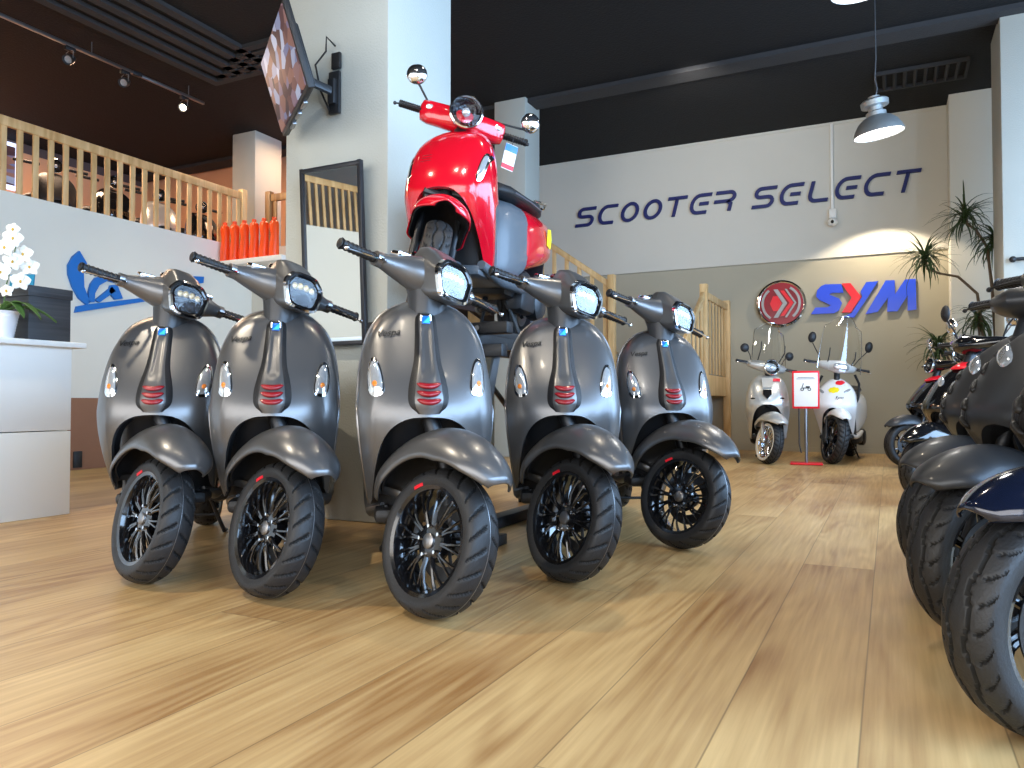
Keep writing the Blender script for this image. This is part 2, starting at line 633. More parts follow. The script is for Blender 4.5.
# right wall with windows
g = G()
slab(g, (XR, YF, 0), (XR + .15, BW, .45))
slab(g, (XR, YF, 3.55), (XR + .15, BW, CEIL))
for a, b in ((-4, -3.2), (.1, .5), (3.9, 4.3), (7.8, BW)):
    slab(g, (XR, a, .45), (XR + .15, b, 3.55))
struct('wall_right', g, 'wall_white')
for i, (a, b) in enumerate(((-3.2, .1), (.5, 3.9), (4.3, 7.8))):
    w = G()
    for q in (a, (a + b) / 2 - .03, b - .06):
        slab(w, (XR + .04, q, .45), (XR + .11, q + .06, 3.55))
    for q in (.45, 3.49):
        slab(w, (XR + .04, a, q), (XR + .11, b, q + .06))
    o = struct('window_%d' % (i + 1), w, 'frame')
    slab(G(), (XR + .07, a, .5), (XR + .08, b, 3.5)).build('pane', 'window', o)
g = G()
slab(g, (-12, YF - .15, 0), (-6.2, YF, CEIL))
slab(g, (-6.2, YF - .15, 3.7), (2.2, YF, CEIL))
slab(g, (-6.2, YF - .15, 0), (2.2, YF, .3))
slab(g, (2.2, YF - .15, 0), (XR, YF, CEIL))
struct('wall_front', g, 'wall_white')
w = G()
for q in (-6.2, -4.15, -2.05, .05, 2.14):
    slab(w, (q, YF - .11, .3), (q + .06, YF - .04, 3.7))
o = struct('window_4', w, 'frame')
slab(G(), (-6.2, YF - .08, .3), (2.2, YF - .07, 3.7)).build('pane', 'window', o)
# columns, pier and pillar
struct('wall_column', G().box((-2.80, 3.735, CEIL / 2), (.73, .67, CEIL), .012), 'column')
struct('wall_column_rear', G().box((-4.09, 8.42, CEIL / 2), (.42, .42, CEIL), .01), 'column')
struct('wall_column_mezzanine', G().box((-7.84, 7.87, (CEIL + MF) / 2), (.42, .5, CEIL - MF), .01), 'column')
struct('wall_pier', slab(G(), (.675, 10.4, 0), (2.2, BW, CEIL)), 'wall_left')
struct('wall_pillar', G().box((1.40, 8.75, CEIL / 2), (.86, .7, CEIL), .01), 'column')
# beam and ceiling ribs
struct('trim_2', slab(G(), (-6.4, 8.27, CEIL - .05), (XR, 8.54, CEIL)), 'beam')
struct('trim_3', slab(G(), (-11, 8.27, CEIL - .05), (-6.4, 8.54, CEIL)), 'beam')
g = G()
for k in range(5):
    slab(g, (-6.9 + k * .22, -1, CEIL - .04), (-6.8 + k * .22, 6.2, CEIL))
    slab(g, (-6.9 + k * .22, 6.2 - k * .12, CEIL - .04), (-4.0, 6.28 - k * .12, CEIL))
struct('trim_4', g, 'beam')
# ceiling air grille
v = empty('ceiling_vent', (.35, 9.6, CEIL))
tag(v, 'dark slatted air grille set in the black ceiling at the right', 'vent')
g = G()
for a in ((-.45, 0, .03, .5), (.45, 0, .03, .5), (0, .25, .9, .03), (0, -.25, .9, .03)):
    g.box((a[0], a[1], -.02), (a[2], a[3], .04))
g.build('frame', 'beam', v)
for k in range(8):
    G().box((-.36 + k * .103, 0, -.02), (.03, .47, .03), rot=(0, .5, 0)).build('slat', 'beam', v)
# skirting and wall sockets
struct('baseboard_back', slab(G(), (-6.5, BW - .015, 0), (.675, BW, .06)), 'wall_beige')
o = empty('wall_socket', (-.005, BW - .004, .11))
tag(o, 'white double power socket low on the beige back wall', 'socket')
G().box((0, -.006, 0), (.085, .012, .13), .004).build('faceplate', 'plastic_w', o)
for z in (-.028, .028):
    g = G().box((0, -.0135, z), (.045, .004, .034), .001)
    g.build('outlet', 'anti', o)


# ================================================================== SIGNS ON THE WALLS
def stroke(g, pts, t, d, mx):
    """flat ribbon of width t along pts (x, y), extruded by d, as a prism"""
    L, Rr = [], []
    n = len(pts)
    for i, p in enumerate(pts):
        p = Vector(p)
        a = Vector(pts[max(i - 1, 0)])
        b = Vector(pts[min(i + 1, n - 1)])
        d1 = (p - a).normalized() if i > 0 else (b - p).normalized()
        d2 = (b - p).normalized() if i < n - 1 else d1
        tt = (d1 + d2).normalized()
        nn = Vector((-tt.y, tt.x))
        k = t / 2 / max(.5, nn.dot(Vector((-d1.y, d1.x))))
        L.append(p + nn * k)
        Rr.append(p - nn * k)
    closed = (Vector(pts[0]) - Vector(pts[-1])).length < 1e-6
    rings = []
    for l, r in zip(L, Rr):
        rings.append([(l.x, l.y, 0), (r.x, r.y, 0), (r.x, r.y, d), (l.x, l.y, d)])
    g.loft(rings, mx, cap=not closed)


def arc(cx, cy, rx, ry, a0, a1, n=8):
    return [(cx + rx * math.cos(R(a0 + (a1 - a0) * i / n)), cy + ry * math.sin(R(a0 + (a1 - a0) * i / n))) for i in range(n + 1)]


GL = {
    'S': [[(.98, .94)] + arc(.27, .73, .21, .21, 90, 270, 8)[0:] + arc(.68, .29, .22, .23, 90, -90, 8)[0:] + [(.0, .06)]],
    'C': [[(.98, .94)] + arc(.42, .50, .36, .44, 90, 270, 12) + [(.9, .06)]],
    'O': [arc(.5, .5, .40, .44, 90, 450, 24)],
    'T': [[(-.02, .94), (.98, .94)], [(.46, .90), (.46, 0)]],
    'E': [[(.98, .94)] + arc(.42, .50, .36, .44, 90, 270, 12) + [(.9, .06)], [(.45, .5), (.92, .5)]],
    'R': [[(-.05, .94)] + arc(.66, .72, .24, .22, 90, -90, 8) + [(-.05, .5)], [(.62, .5), (.80, .36), (.80, 0)]],
    'L': [[(.14, 1)] + arc(.42, .36, .28, .30, 180, 270, 6) + [(1.0, .06)]],
}


def word_sign(name, word, x0, x1, z0, h, label):
    root = empty(name, (x0, BW - .035, z0))
    tag(root, label, 'sign')
    n = len(word)
    pitch = (x1 - x0) / n
    sh = Matrix(((1, .26, 0, 0), (0, 1, 0, 0), (0, 0, 1, 0), (0, 0, 0, 1)))
    for i, ch in enumerate(word):
        g = G()
        mx = T(i * pitch, 0, 0) @ RX(PI / 2) @ sh
        for s in GL[ch]:
            pts = [(p[0] * pitch * .80, p[1] * h) for p in s]
            stroke(g, pts, .045, .03, mx)
        g.build('letter_' + ch.lower(), 'textblue', root, 25)
    return root


word_sign('wall_lettering', 'SCOOTER', -4.24, -1.84, 3.31, .275, 'dark blue raised letters reading SCOOTER on the upper back wall')
word_sign('wall_lettering', 'SELECT', -1.66, .40, 3.30, .275, 'dark blue raised letters reading SELECT on the upper back wall')


def px_wall(zx, zy, s=5.689, ox=745, oy=265, Y=BW - .05):
    """reads a traced outline into metres on the back wall (X, Z)"""
    u = ((ox + zx / s) - 512) / 762.8
    v = (384 - (oy + zy / s)) / 762.8
    c, sn, cp, sp = math.cos(R(26.3)), math.sin(R(26.3)), math.cos(R(1.345)), math.sin(R(1.345))
    d = Vector((-sn * cp + c * u + sn * sp * v, c * cp + sn * u - c * sp * v, sp + cp * v))
    t = Y / d.y
    return (d.x * t, .661 + d.z * t)


def px_left(zx, zy, X):
    u = ((60 + zx / 6.4) - 512) / 762.8
    v = (384 - (240 + zy / 6.4)) / 762.8
    c, sn, cp, sp = math.cos(R(26.3)), math.sin(R(26.3)), math.cos(R(1.345)), math.sin(R(1.345))
    d = Vector((-sn * cp + c * u + sn * sp * v, c * cp + sn * u - c * sp * v, sp + cp * v))
    t = X / d.x
    return (d.y * t, .661 + d.z * t)


WALLM = lambda y: T(0, y, 0) @ RX(PI / 2)
sym = empty('brand_lettering', (0, 0, 0))
tag(sym, 'blue and red raised letters SYM on the beige back wall', 'sign')
polys = [('letter_s', 'symblue', [(430, 122), (455, 110), (548, 108), (560, 157), (490, 158), (478, 168), (535, 190), (552, 215), (535, 258), (505, 274), (375, 280), (400, 242), (470, 240), (488, 228), (425, 200), (405, 180), (410, 145)]),
         ('letter_y_arm', 'symred', [(548, 105), (600, 103), (662, 180), (603, 270), (550, 270), (605, 186)]),
         ('letter_y_stem', 'symblue', [(690, 97), (758, 92), (622, 298), (560, 297), (606, 272), (667, 180), (657, 150)]),
         ('letter_m', 'symblue', [(800, 88), (852, 86), (853, 165), (910, 82), (972, 78), (975, 252), (925, 260), (925, 172), (868, 262), (808, 266), (812, 188), (755, 266), (685, 280)])]
for nm, mt, pl in polys:
    G().prism([px_wall(*p) for p in pl], .04, WALLM(BW - .012)).build(nm, mt, sym, 20)
em = empty('round_emblem', (-1.285, BW - .01, 1.98))
tag(em, 'round red emblem with silver chevrons beside the blue and red letters', 'emblem')
G().lathe([(0, 0), (.30, 0), (.315, .012), (.315, .045), (.295, .055), (.28, .045), (0, .045)], 48, RX(PI / 2)).build('rim', 'chrome', em)
G().lathe([(0, .046), (.278, .046), (.278, .050), (0, .050)], 48, RX(PI / 2)).build('face', 'dkred', em)


def chev(o, name, m, x, w, hgt, z, d=.02):
    G().prism([(x - w, hgt), (x, hgt), (x + .12, 0), (x, -hgt), (x - w, -hgt), (x - w + .12, 0)], d, T(0, -z, 0) @ RX(PI / 2)).build(name, m, o, 20)


G().prism([(-.06, .10), (0, .1), (.05, 0), (0, -.1), (-.06, -.1), (-.10, 0)], .02, T(-.04, -.05, 0) @ RX(PI / 2)).build('chevron', 'symred', em, 20)
chev(em, 'chevron', 'steel', -.04, .055, .19, .05)
chev(em, 'chevron', 'symred', .04, .05, .17, .052)
chev(em, 'chevron', 'steel', .075, .025, .19, .05)
for s in (1, -1):
    g = G()
    stroke(g, arc(0, 0, .235, .235, 130, 235, 14) if s < 0 else arc(0, 0, .235, .235, -50, 60, 14), .03, .02, T(0, -.05, 0) @ RX(PI / 2))
    g.build('arc', 'steel', em, 20)
# blue wall logo (on the left wall)
bl = empty('blue_wall_logo', (0, 0, 0))
tag(bl, 'blue sailing emblem fixed to the pale left wall behind the counter', 'sign')
LM = Matrix(((0, 0, 1, LW + .001), (1, 0, 0, 0), (0, 1, 0, 0), (0, 0, 0, 1)))
bp = {'sail': [(122, 70), (170, 150), (148, 200), (152, 300), (190, 400), (168, 415), (120, 375), (78, 300), (52, 220), (50, 160), (80, 105)],
      'hull': [(105, 425), (170, 412), (600, 362), (600, 385), (95, 465)],
      'jib': [(180, 400), (182, 330), (195, 280), (225, 240), (300, 225), (420, 260), (600, 300), (600, 330), (420, 290), (300, 262), (250, 290), (222, 340), (218, 398)],
      'stay': [(222, 385), (330, 298), (352, 328), (250, 400)],
      'wave': [(320, 290), (362, 285), (400, 375), (350, 382), (310, 330)],
      'pennant': [(600, 280), (850, 232), (918, 235), (915, 275), (600, 320)]}
for nm, pl in bp.items():
    G().prism([px_left(p[0], p[1], LW + .02) for p in pl], .03, LM).build(nm, 'logoblue', bl, 20)

# conduit and dome camera on the back wall
o = empty('wall_camera', (-.635, BW - .03, 3.02))
tag(o, 'small white security camera below the conduit on the back wall', 'camera')
G().box((0, -.03, .1), (.09, .06, .12), .008).build('junction_box', 'plastic_w', o)
G().ball((0, -.07, -.02), (.062, .062, .055), 20, 12).build('housing', 'plastic_w', o)
G().ball((0, -.122, -.025), .022, 12, 8).build('lens', 'black', o)
tag(G().box((-.64, BW - .045, 3.74), (.035, .03, 1.14), .004).build('cable_conduit', 'plastic_w'), 'thin white cable conduit running down the upper back wall', 'conduit')


# ================================================================== WOODEN RAILINGS AND STAIRS
def railing(name, label, p0, p1, top, bot, spacing, m='pine', bw=.055, bt=.022, ends=(0, 1), rail_h=.09, cat='railing', inside=None):
    """straight guard from p0 to p1 (x,y,zbase)"""
    a, b = Vector(p0), Vector(p1)
    d = b - a
    hl = math.hypot(d.x, d.y)
    yaw = math.atan2(d.y, d.x)
    k = d.z / hl
    sh = Matrix(((1, 0, 0, 0), (0, 1, 0, 0), (k, 0, 1, 0), (0, 0, 0, 1)))
    mx = RZ(yaw) @ sh
    if inside:
        mx = T(*(a - inside.location)) @ mx
        r = G().box((hl / 2, 0, top - rail_h / 2), (hl, .045, rail_h), .006, mx).build(name, m, inside)
    else:
        r = empty(name, (p0[0], p0[1], p0[2]))
        tag(r, label, cat)
        G().box((hl / 2, 0, top - rail_h / 2), (hl, .045, rail_h), .006, mx).build('top_rail', m, r)
    n = max(1, int(hl / spacing))
    for i in range(n):
        x = (i + .5) * hl / n
        G().box((x, 0, (top + bot) / 2 - .03), (bw, bt, top - bot - .06), .003, mx).build('baluster', m, r)
    for e in ends:
        x = e * hl
        G().box((x, 0, (top + bot) / 2 + .01), (.08, .08, top - bot + .06), .006, mx).build('post', m, r)
    return r


railing('wooden_railing', 'long pine railing along the mezzanine edge above the pale left wall', (LW - .06, YF + .1, MZ), (LW - .06, 7.0, MZ), .70, .0, .146, ends=(1,))
railing('wooden_railing', 'short pine railing on the mezzanine between the two columns', (-6.98, 7.22, MZ), (-5.4, 7.22, MZ), .70, .0, .18, m='pine_dk', bw=.05, ends=(0, 1))

# landing, flights
g = empty('wooden_staircase', (-2.0, 9.3, 0))
tag(g, 'pine staircase with landing against the beige back wall', 'staircase')
L0 = G().box((-.56, .75, .87), (1.12, 1.44, .26), .008)
L0.build('landing', 'pine', g)
for i in range(6):
    z = .16 + i * .142
    G().box((-.55, -1.25 + i * .22, z), (.98, .26, .04), .005).build('tread', 'pine', g)
for i in range(9):
    z = 1.13 + i * .125
    G().box((-1.22 - i * .24, .75, z), (.28, 1.3, .04), .005).build('tread', 'pine', g)
sh = Matrix(((1, 0, 0, 0), (0, 1, 0, 0), (-.70, 0, 1, 0), (0, 0, 0, 1)))
for y in (.04, 1.44):
    G().box((-1.1, y, .25), (2.2, .045, .26), .004, T(-1.1, 0, .02) @ sh).build('stringer', 'pine', g)
sh2 = Matrix(((1, 0, 0, 0), (0, 1, 0, 0), (0, .66, 1, 0), (0, 0, 0, 1)))
for x in (-.03, -1.07):
    G().box((x, -.62, .86), (.045, 1.3, .24), .004, sh2).build('stringer', 'pine', g)
for (x, y, z) in ((0, 0, 2.09), (0, 1.44, 2.06), (-1.17, 0, 2.29)):
    G().box((x, y, z / 2), (.09, .09, z), .006).build('post', 'pine', g)
railing('stair_railing', 'pine railing across the stair landing beside the silver scooter', (-2.0, 9.36, .95), (-2.0, 10.70, .95), 1.06, .06, .19, ends=(), inside=g, bw=.035)
railing('stair_railing', 'pine railing climbing the upper stair flight towards the left', (-3.17, 9.3, 1.0), (-5.3, 9.3, 2.50), 1.19, .12, .17, ends=(), inside=g)
railing('stair_railing', 'pine railing of the lower stair flight dropping towards the showroom', (-2.0, 9.28, .95), (-2.0, 8.0, .10), 1.06, .12, .2, ends=(1,), inside=g)

# ================================================================== TRACK LIGHT
tr = empty('lighting_track', (0, 0, 0))
tag(tr, 'long grey lighting track hung under the black ceiling at upper left', 'lighting track')
G().box((-7.25, 2.3, 4.2), (.035, 6.4, .03), .003).build('rail', 'steel', tr)
G().box((-7.25, 5.98, 4.2), (.035, .88, .03), .003).build('rail', 'steel', tr)
G().box((-7.25, 5.52, 4.2), (.05, .1, .04), .003).build('coupling', 'dsteel', tr)
for y in (0, 2.5, 5.0, 6.2):
    G().tube([(-7.25, y, 4.2), (-7.25, y, CEIL)], .006, 6).build('hanger', 'steel', tr)
for y, on, lb in ((4.77, 0, 'unlit black track spotlight nearest the left edge'), (5.38, 0, 'unlit black track spotlight at the middle of the track'), (6.14, 1, 'glowing track spotlight at the far end of the track')):
    s = empty('track_spotlight', (-7.25, y, 4.18))
    tag(s, lb, 'spotlight', 'spotlights on the ceiling track')
    G().box((0, 0, -.02), (.04, .1, .04), .004).build('adaptor', 'black', s)
    mx = T(0, 0, -.12) @ RZ(R(25)) @ RX(R(-60))
    G().lathe([(0, .06), (.03, .06), (.045, .02), (.05, -.05), (.044, -.05), (.03, -.02), (0, -.02)], 20, mx).build('housing', 'dsteel', s)
    G().lathe([(0, -.03), (.036, -.032)], 20, mx).build('bulb', 'spotglow' if on else 'lens', s)
    G().tube([(-.05, 0, -.12), (-.055, 0, -.05), (0, 0, -.03), (.055, 0, -.05), (.05, 0, -.12)], .005, 6).build('yoke', 'steel', s)
light('track_lamp', 'SPOT', (-7.22, 6.14, 4.0), (-6.2, 6.9, 2.0), 60, WARM, spot_size=R(80), shadow_soft_size=.04)


# ================================================================== PENDANT LAMPS
def pendant(x, y, zb, label):
    p = empty('pendant_lamp', (x, y, zb))
    tag(p, label, 'lamp', 'industrial pendant lamps')
    tilt = T(0, 0, .2) @ RY(R(-7)) @ RX(R(5)) @ T(0, 0, -.2)
    G().lathe([(.215, 0), (.213, .012), (.20, .05), (.165, .11), (.12, .15), (.085, .165), (.085, .16), (.115, .145), (.16, .104), (.195, .047), (.208, .008), (.209, 0)], 36, tilt).build('lamp_shade', 'zinc', p)
    G().lathe([(0, .165), (.085, .165), (.085, .20), (.06, .215), (.06, .25), (.115, .255), (.118, .30), (.10, .315), (.05, .32), (.05, .345), (0, .345)], 28, tilt).build('lamp_housing', 'zinc', p)
    G().lathe([(0, .02), (.12, .022), (.20, .03), (.205, .02), (.12, .0), (0, -.01)], 28, tilt).build('glowing_cover', 'bulb', p)
    G().tube([(0, 0, .34), (.012, 0, .42), (-.006, 0, .5), (.004, 0, .7), (0, 0, CEIL - zb)], .006, 6).build('cord', 'steel', p)
    light('pendant_light', 'SPOT', (x, y, zb - .12), (x, y, 0), 60, NEUT, spot_size=R(130), spot_blend=.5, shadow_soft_size=.15)


pendant(-.08, 7.6, 3.08, 'grey industrial pendant lamp hanging before the back wall lettering')
pendant(-.12, 5.15, 3.235, 'bright pendant lamp cut off by the top edge of the picture')

# ================================================================== TELEVISION
tv = empty('television', (-2.826, 3.0, 2.371), (R(17.2), 0, R(-38.2)))
tv.rotation_euler = (RZ(R(-38.2)) @ RX(R(17.2))).to_euler()
tag(tv, 'flat television on a wall arm tilted down from the big column', 'television')
W_, H_ = .75, .422
G().box((0, .025, 0), (W_, .035, H_), .006).build('bezel', 'black', tv)
G().box((0, .055, -.02), (W_ * .8, .04, H_ * .72), .012).build('back_cover', 'black', tv)
G().box((0, .005, .004), (W_ - .03, .008, H_ - .035), .001).build('screen', 'screen', tv)
for sx in (-.18, -.02, .14):
    G().box((sx, .03, -H_ / 2 - .004), (.09, .022, .012), .002).build('port_panel', 'steel', tv)
br = empty('television_bracket', (-2.78, 3.385, 2.40))
tag(br, 'black wall arm holding the television to the column', 'bracket')
G().box((0, -.012, 0), (.075, .022, .24), .004).build('wall_plate', 'dsteel', br)
G().box((0, -.03, 0), (.045, .04, .14), .004).build('hinge', 'dsteel', br)
G().tube([(0, -.05, .0), (-.03, -.14, .01), (-.04, -.24, .02)], .018, 8, flat=1.5).build('arm', 'dsteel', br)
G().box((.01, -.012, .18), (.06, .02, .09), .003).build('cable_box', 'black', br)
G().tube([(.01, -.02, .26), (-.03, -.05, .31), (-.05, -.03, .24), (-.1, -.06, .16), (-.08, -.04, .02), (-.03, -.02, -.1)], .006, 6).build('cable', 'black', br)

# ================================================================== MIRROR
mr = empty('wall_mirror', (-2.745, 3.370, .97), (R(3.1), 0, 0))
tag(mr, 'tall dark framed mirror on the front of the big column', 'mirror')
G().box((0, -.018, .5), (.385, .008, .95)).build('mirror_glass', 'mirror', mr)
for x in (-.20, .20):
    G().box((x, -.018, .5), (.024, .03, 1.0), .003).build('frame_side', 'frame', mr)
for z in (.015, .985):
    G().box((0, -.018, z), (.42, .03, .024), .003).build('frame_rail', 'frame', mr)

# ================================================================== COUNTER AND WHAT STANDS ON IT
ct = empty('shop_counter', (-4.8, 1.4, 0))
tag(ct, 'white shop counter with a grey top at the left edge', 'counter')
G().box((0, 0, .245), (.9, 3.0, .49), .004).build('lower_panel', 'whitem', ct)
G().box((0, 0, .7375), (.9, 3.0, .485), .004).build('upper_panel', 'whitem', ct)
G().box((.01, .02, .996), (.98, 3.08, .032), .005).build('worktop', 'whitem', ct)
# boxes
b = empty('storage_box', (-4.545, 2.785, 1.012), (0, 0, 0))
tag(b, 'dark grey lidded card box on the white counter beside the orchid', 'box')
G().box((0, 0, .13), (.33, .25, .26), .004).build('box_body', 'boxbk', b)
G().box((0, 0, .285), (.345, .265, .06), .004).build('lid', 'boxbk', b)
# orchid
oc = empty('orchid_pot', (-4.405, 2.53, 1.012))
tag(oc, 'white orchid with stacked blooms in a ribbed white pot on the counter', 'plant')
pr = [(0, 0), (.055, 0)]
for k in range(9):
    pr += [(.057 + k * .0028, .008 + k * .015), (.060 + k * .0028, .015 + k * .015)]
pr += [(.09, .15), (.082, .15), (.08, .12), (0, .12)]
G().lathe(pr, 32).build('pot', 'potw', oc)
for a, l, dz in ((60, .26, .03), (25, .22, .05), (-80, .28, .02), (-100, .24, .06), (10, .16, .05), (190, .14, .05)):
    def leaf(u, v, a=a, l=l, dz=dz):
        x = u * l
        w = .035 * math.sin(PI * min(1, u * .94 + .06)) ** .6 * (v - .5) * 2
        z = .14 + dz * math.sin(PI * u) + .05 * u - .09 * u * u + abs(v - .5) * .02
        return (x * math.cos(R(a)) - w * math.sin(R(a)), x * math.sin(R(a)) + w * math.cos(R(a)), z)
    G().grid(leaf, 12, 4).build('leaf', 'leaf', oc, solid=.003)
G().tube([(0, 0, .13), (.0, .02, .30), (.01, .05, .44), (.02, .06, .55), (.02, .05, .61)], [.004, .004, .003, .003, .002], 6).build('stem', 'leaf', oc)
fl = [(0, .03, .45), (.015, -.015, .40), (.01, .075, .385), (.0, .03, .345), (.02, .10, .33), (.01, -.03, .29), (.015, .06, .26), (.01, .0, .21), (0, .03, .49)]
for i, (x, y, z) in enumerate(fl):
    s = .044 if i < 7 else .03
    f = G()
    base = T(x + .03, y * 1.15, z * 1.25) @ RZ(R(-28 + 22 * rnd.uniform(-1, 1))) @ RX(R(rnd.uniform(-12, 12))) @ RY(R(-12 + 10 * rnd.random()))
    for k in range(5):
        a = 2 * PI * k / 5 + .3
        def pet(u, v, a=a, s=s, k=k):
            wd = (.85 if k in (0, 2) else .6) * s
            rr = u * s * 1.25
            w = wd * math.sin(PI * min(1, .12 + u * .88)) ** .7 * (v - .5) * 2 * .8
            return (.006 * math.sin(u * 3) + .004 * (v - .5) ** 2, rr * math.cos(a) - w * math.sin(a), rr * math.sin(a) + w * math.cos(a))
        f.grid(pet, 6, 4, base)
    fo = f.build('flower', 'petal', oc, solid=.0015)
    G().ball((.008, 0, -.003), (.008, .006, .009), 8, 6, base).build('flower_centre', 'yellow', fo)
# leaflets behind the orchid
tag(G().box((-4.80, 2.86, 1.012 + .22), (.16, .012, .44), .002, rot=(R(-6), 0, R(20))).build('leaflet', mat('teal_leaflet', srgb(34, 140, 178), .5)), 'teal blue leaflet standing behind the orchid', 'leaflet')
tag(G().box((-4.72, 2.42, 1.012 + .21), (.16, .012, .42), .002, rot=(R(-6), 0, R(24))).build('leaflet', mat('violet_leaflet', srgb(84, 70, 140), .5)), 'violet leaflet standing left of the orchid flowers', 'leaflet')
# brown panel on the left wall, below the logo
bpn = empty('brown_panel', (LW + .012, 4.72, 0))
tag(bpn, 'brown board panel low against the pale left wall behind the counter', 'panel')
G().box((.02, .55, .35), (.04, 1.1, .70), .003).build('board', 'card', bpn)
G().box((.046, .08, .1), (.012, .09, .16), .003).build('bracket', 'black', bpn)

# ================================================================== ORANGE CONTAINERS ON THE LEDGE
sh_o = tag(G().box((-6.62, 6.8, 2.29), (1.04, .6, .06), .005).build('white_ledge', 'plastic_w'), 'white ledge below the row of orange containers', 'ledge')
first = None
names = ['first from the left', 'second from the left', 'third from the left', 'fourth from the left', 'fifth from the left', 'rightmost']
for i in range(6):
    if first is None:
        first = empty('orange_container', (0, 0, 0))
        rings = []
        for z, a, c, off in ((0, .050, .05, 0), (.08, .053, .052, .0), (.18, .050, .046, .006), (.27, .046, .04, .012), (.35, .052, .046, .004), (.39, .053, .048, 0), (.425, .05, .04, 0), (.44, .03, .028, 0)):
            rings.append([(a * math.copysign(abs(math.cos(t)) ** .7, math.cos(t)) + off, c * math.copysign(abs(math.sin(t)) ** .7, math.sin(t)), z) for t in [2 * PI * k / 20 for k in range(20)]])
        G().loft(rings).build('container_body', 'orange', first)
        G().lathe([(0, .435), (.024, .435), (.026, .475), (.018, .48), (0, .48)], 14).build('neck', 'orange', first)
        o = first
    else:
        o = copy_tree(first)
    o.location = (-7.08 + i * .145, 6.60 + .010 * i, 2.32)
    o.rotation_euler = (0, 0, R(-12))
    tag(o, 'glossy orange waisted container, %s in the row on the ledge' % names[i], 'container', 'orange containers on the ledge')
tag(G().box((-6.9, 8.575, 3.25), (.9, .04, 1.0), .01).build('orange_banner', 'orange'), 'orange banner on the peach mezzanine wall behind the short railing', 'banner')
# lit poster on the mezzanine
ps = empty('lit_poster', (-10.98, 6.05, 3.95))
tag(ps, 'poster in a glowing blue white frame on the mezzanine wall', 'poster')
G().box((.02, 0, 0), (.04, .86, .66), .004).build('lit_border', 'neon', ps)
G().box((.045, 0, 0), (.02, .74, .54), .002).build('poster_face', 'screen', ps)


# ================================================================== SCOOTERS
# scooter space: forward -Y, its left +X, up +Z, origin on the floor half way between the axles
AX0 = Vector((0, -.30, 1.05))
AXD = (Vector((0, -.30, 1.05)) - Vector((0, -.63, .23))).normalized()


def steer_matrix(a):
    return Matrix.Translation(AX0) @ Matrix.Rotation(a, 4, AXD) @ Matrix.Translation(-AX0)


def tyre_geo(r, w, kind, n=168, mm=38, hh=.060):
    """tyre around X axis centred at the origin, with cut tread; returns (geometry, bead radius, groove faces)"""
    g = G()
    rings = []
    D = []
    crown = .034
    for i in range(n):
        th = 2 * PI * i / n
        ring = []
        drow = []
        for j in range(mm + 1):
            q = -1 + 2 * j / mm              # -1..1 across the crown
            a = q * R(88)
            x = math.sin(a) * w / 2
            rad = r - crown + math.cos(a) * crown
            d = 0
            aq = abs(q)
            if kind == 'herring':
                ph = (i / n * 22 - aq * .95 + (0 if q > 0 else .5)) % 1
                if .07 < aq < .86 and ph < .14:
                    d = .006
            elif kind == 'wave':
                wv = .22 + .055 * math.sin(2 * PI * i / n * 13)
                if abs(q - wv) < .036 or abs(q + wv) < .036:
                    d = .006
                ph = (i / n * 26 + (aq - .3) ** 2 * 2.2 + (0 if q > 0 else .5)) % 1
                if .38 < aq < .84 and ph < .13:
                    d = .005
            else:
                ph = (i / n * 30 + aq * .9 + (0 if q > 0 else .5)) % 1
                if .14 < aq < .85 and ph < .2 or aq < .05:
                    d = .005
            drow.append(d > 0)
            ring.append((x, (rad - d) * math.cos(th), (rad - d) * math.sin(th)))
        for x, rad in ((w * .50, r - crown - .006), (w * .49, r - hh * .80), (w * .45, r - hh), (w * .40, r - hh - .012), (-w * .40, r - hh - .012), (-w * .45, r - hh), (-w * .49, r - hh * .80), (-w * .50, r - crown - .006)):
            ring.append((x, rad * math.cos(th), rad * math.sin(th)))
            drow.append(False)
        rings.append(ring)
        D.append(drow)
    g.loft(rings, loop=True, cap=False)
    L = len(rings[0])
    gr = set()
    for i in range(n):
        for k in range(L):
            if D[i][k] + D[i][(k + 1) % L] + D[(i + 1) % n][k] + D[(i + 1) % n][(k + 1) % L] >= 2:
                gr.add(i * L + k)
    return g, r - hh - .004, gr


MXW = RY(PI / 2)      # lathe axis z -> x


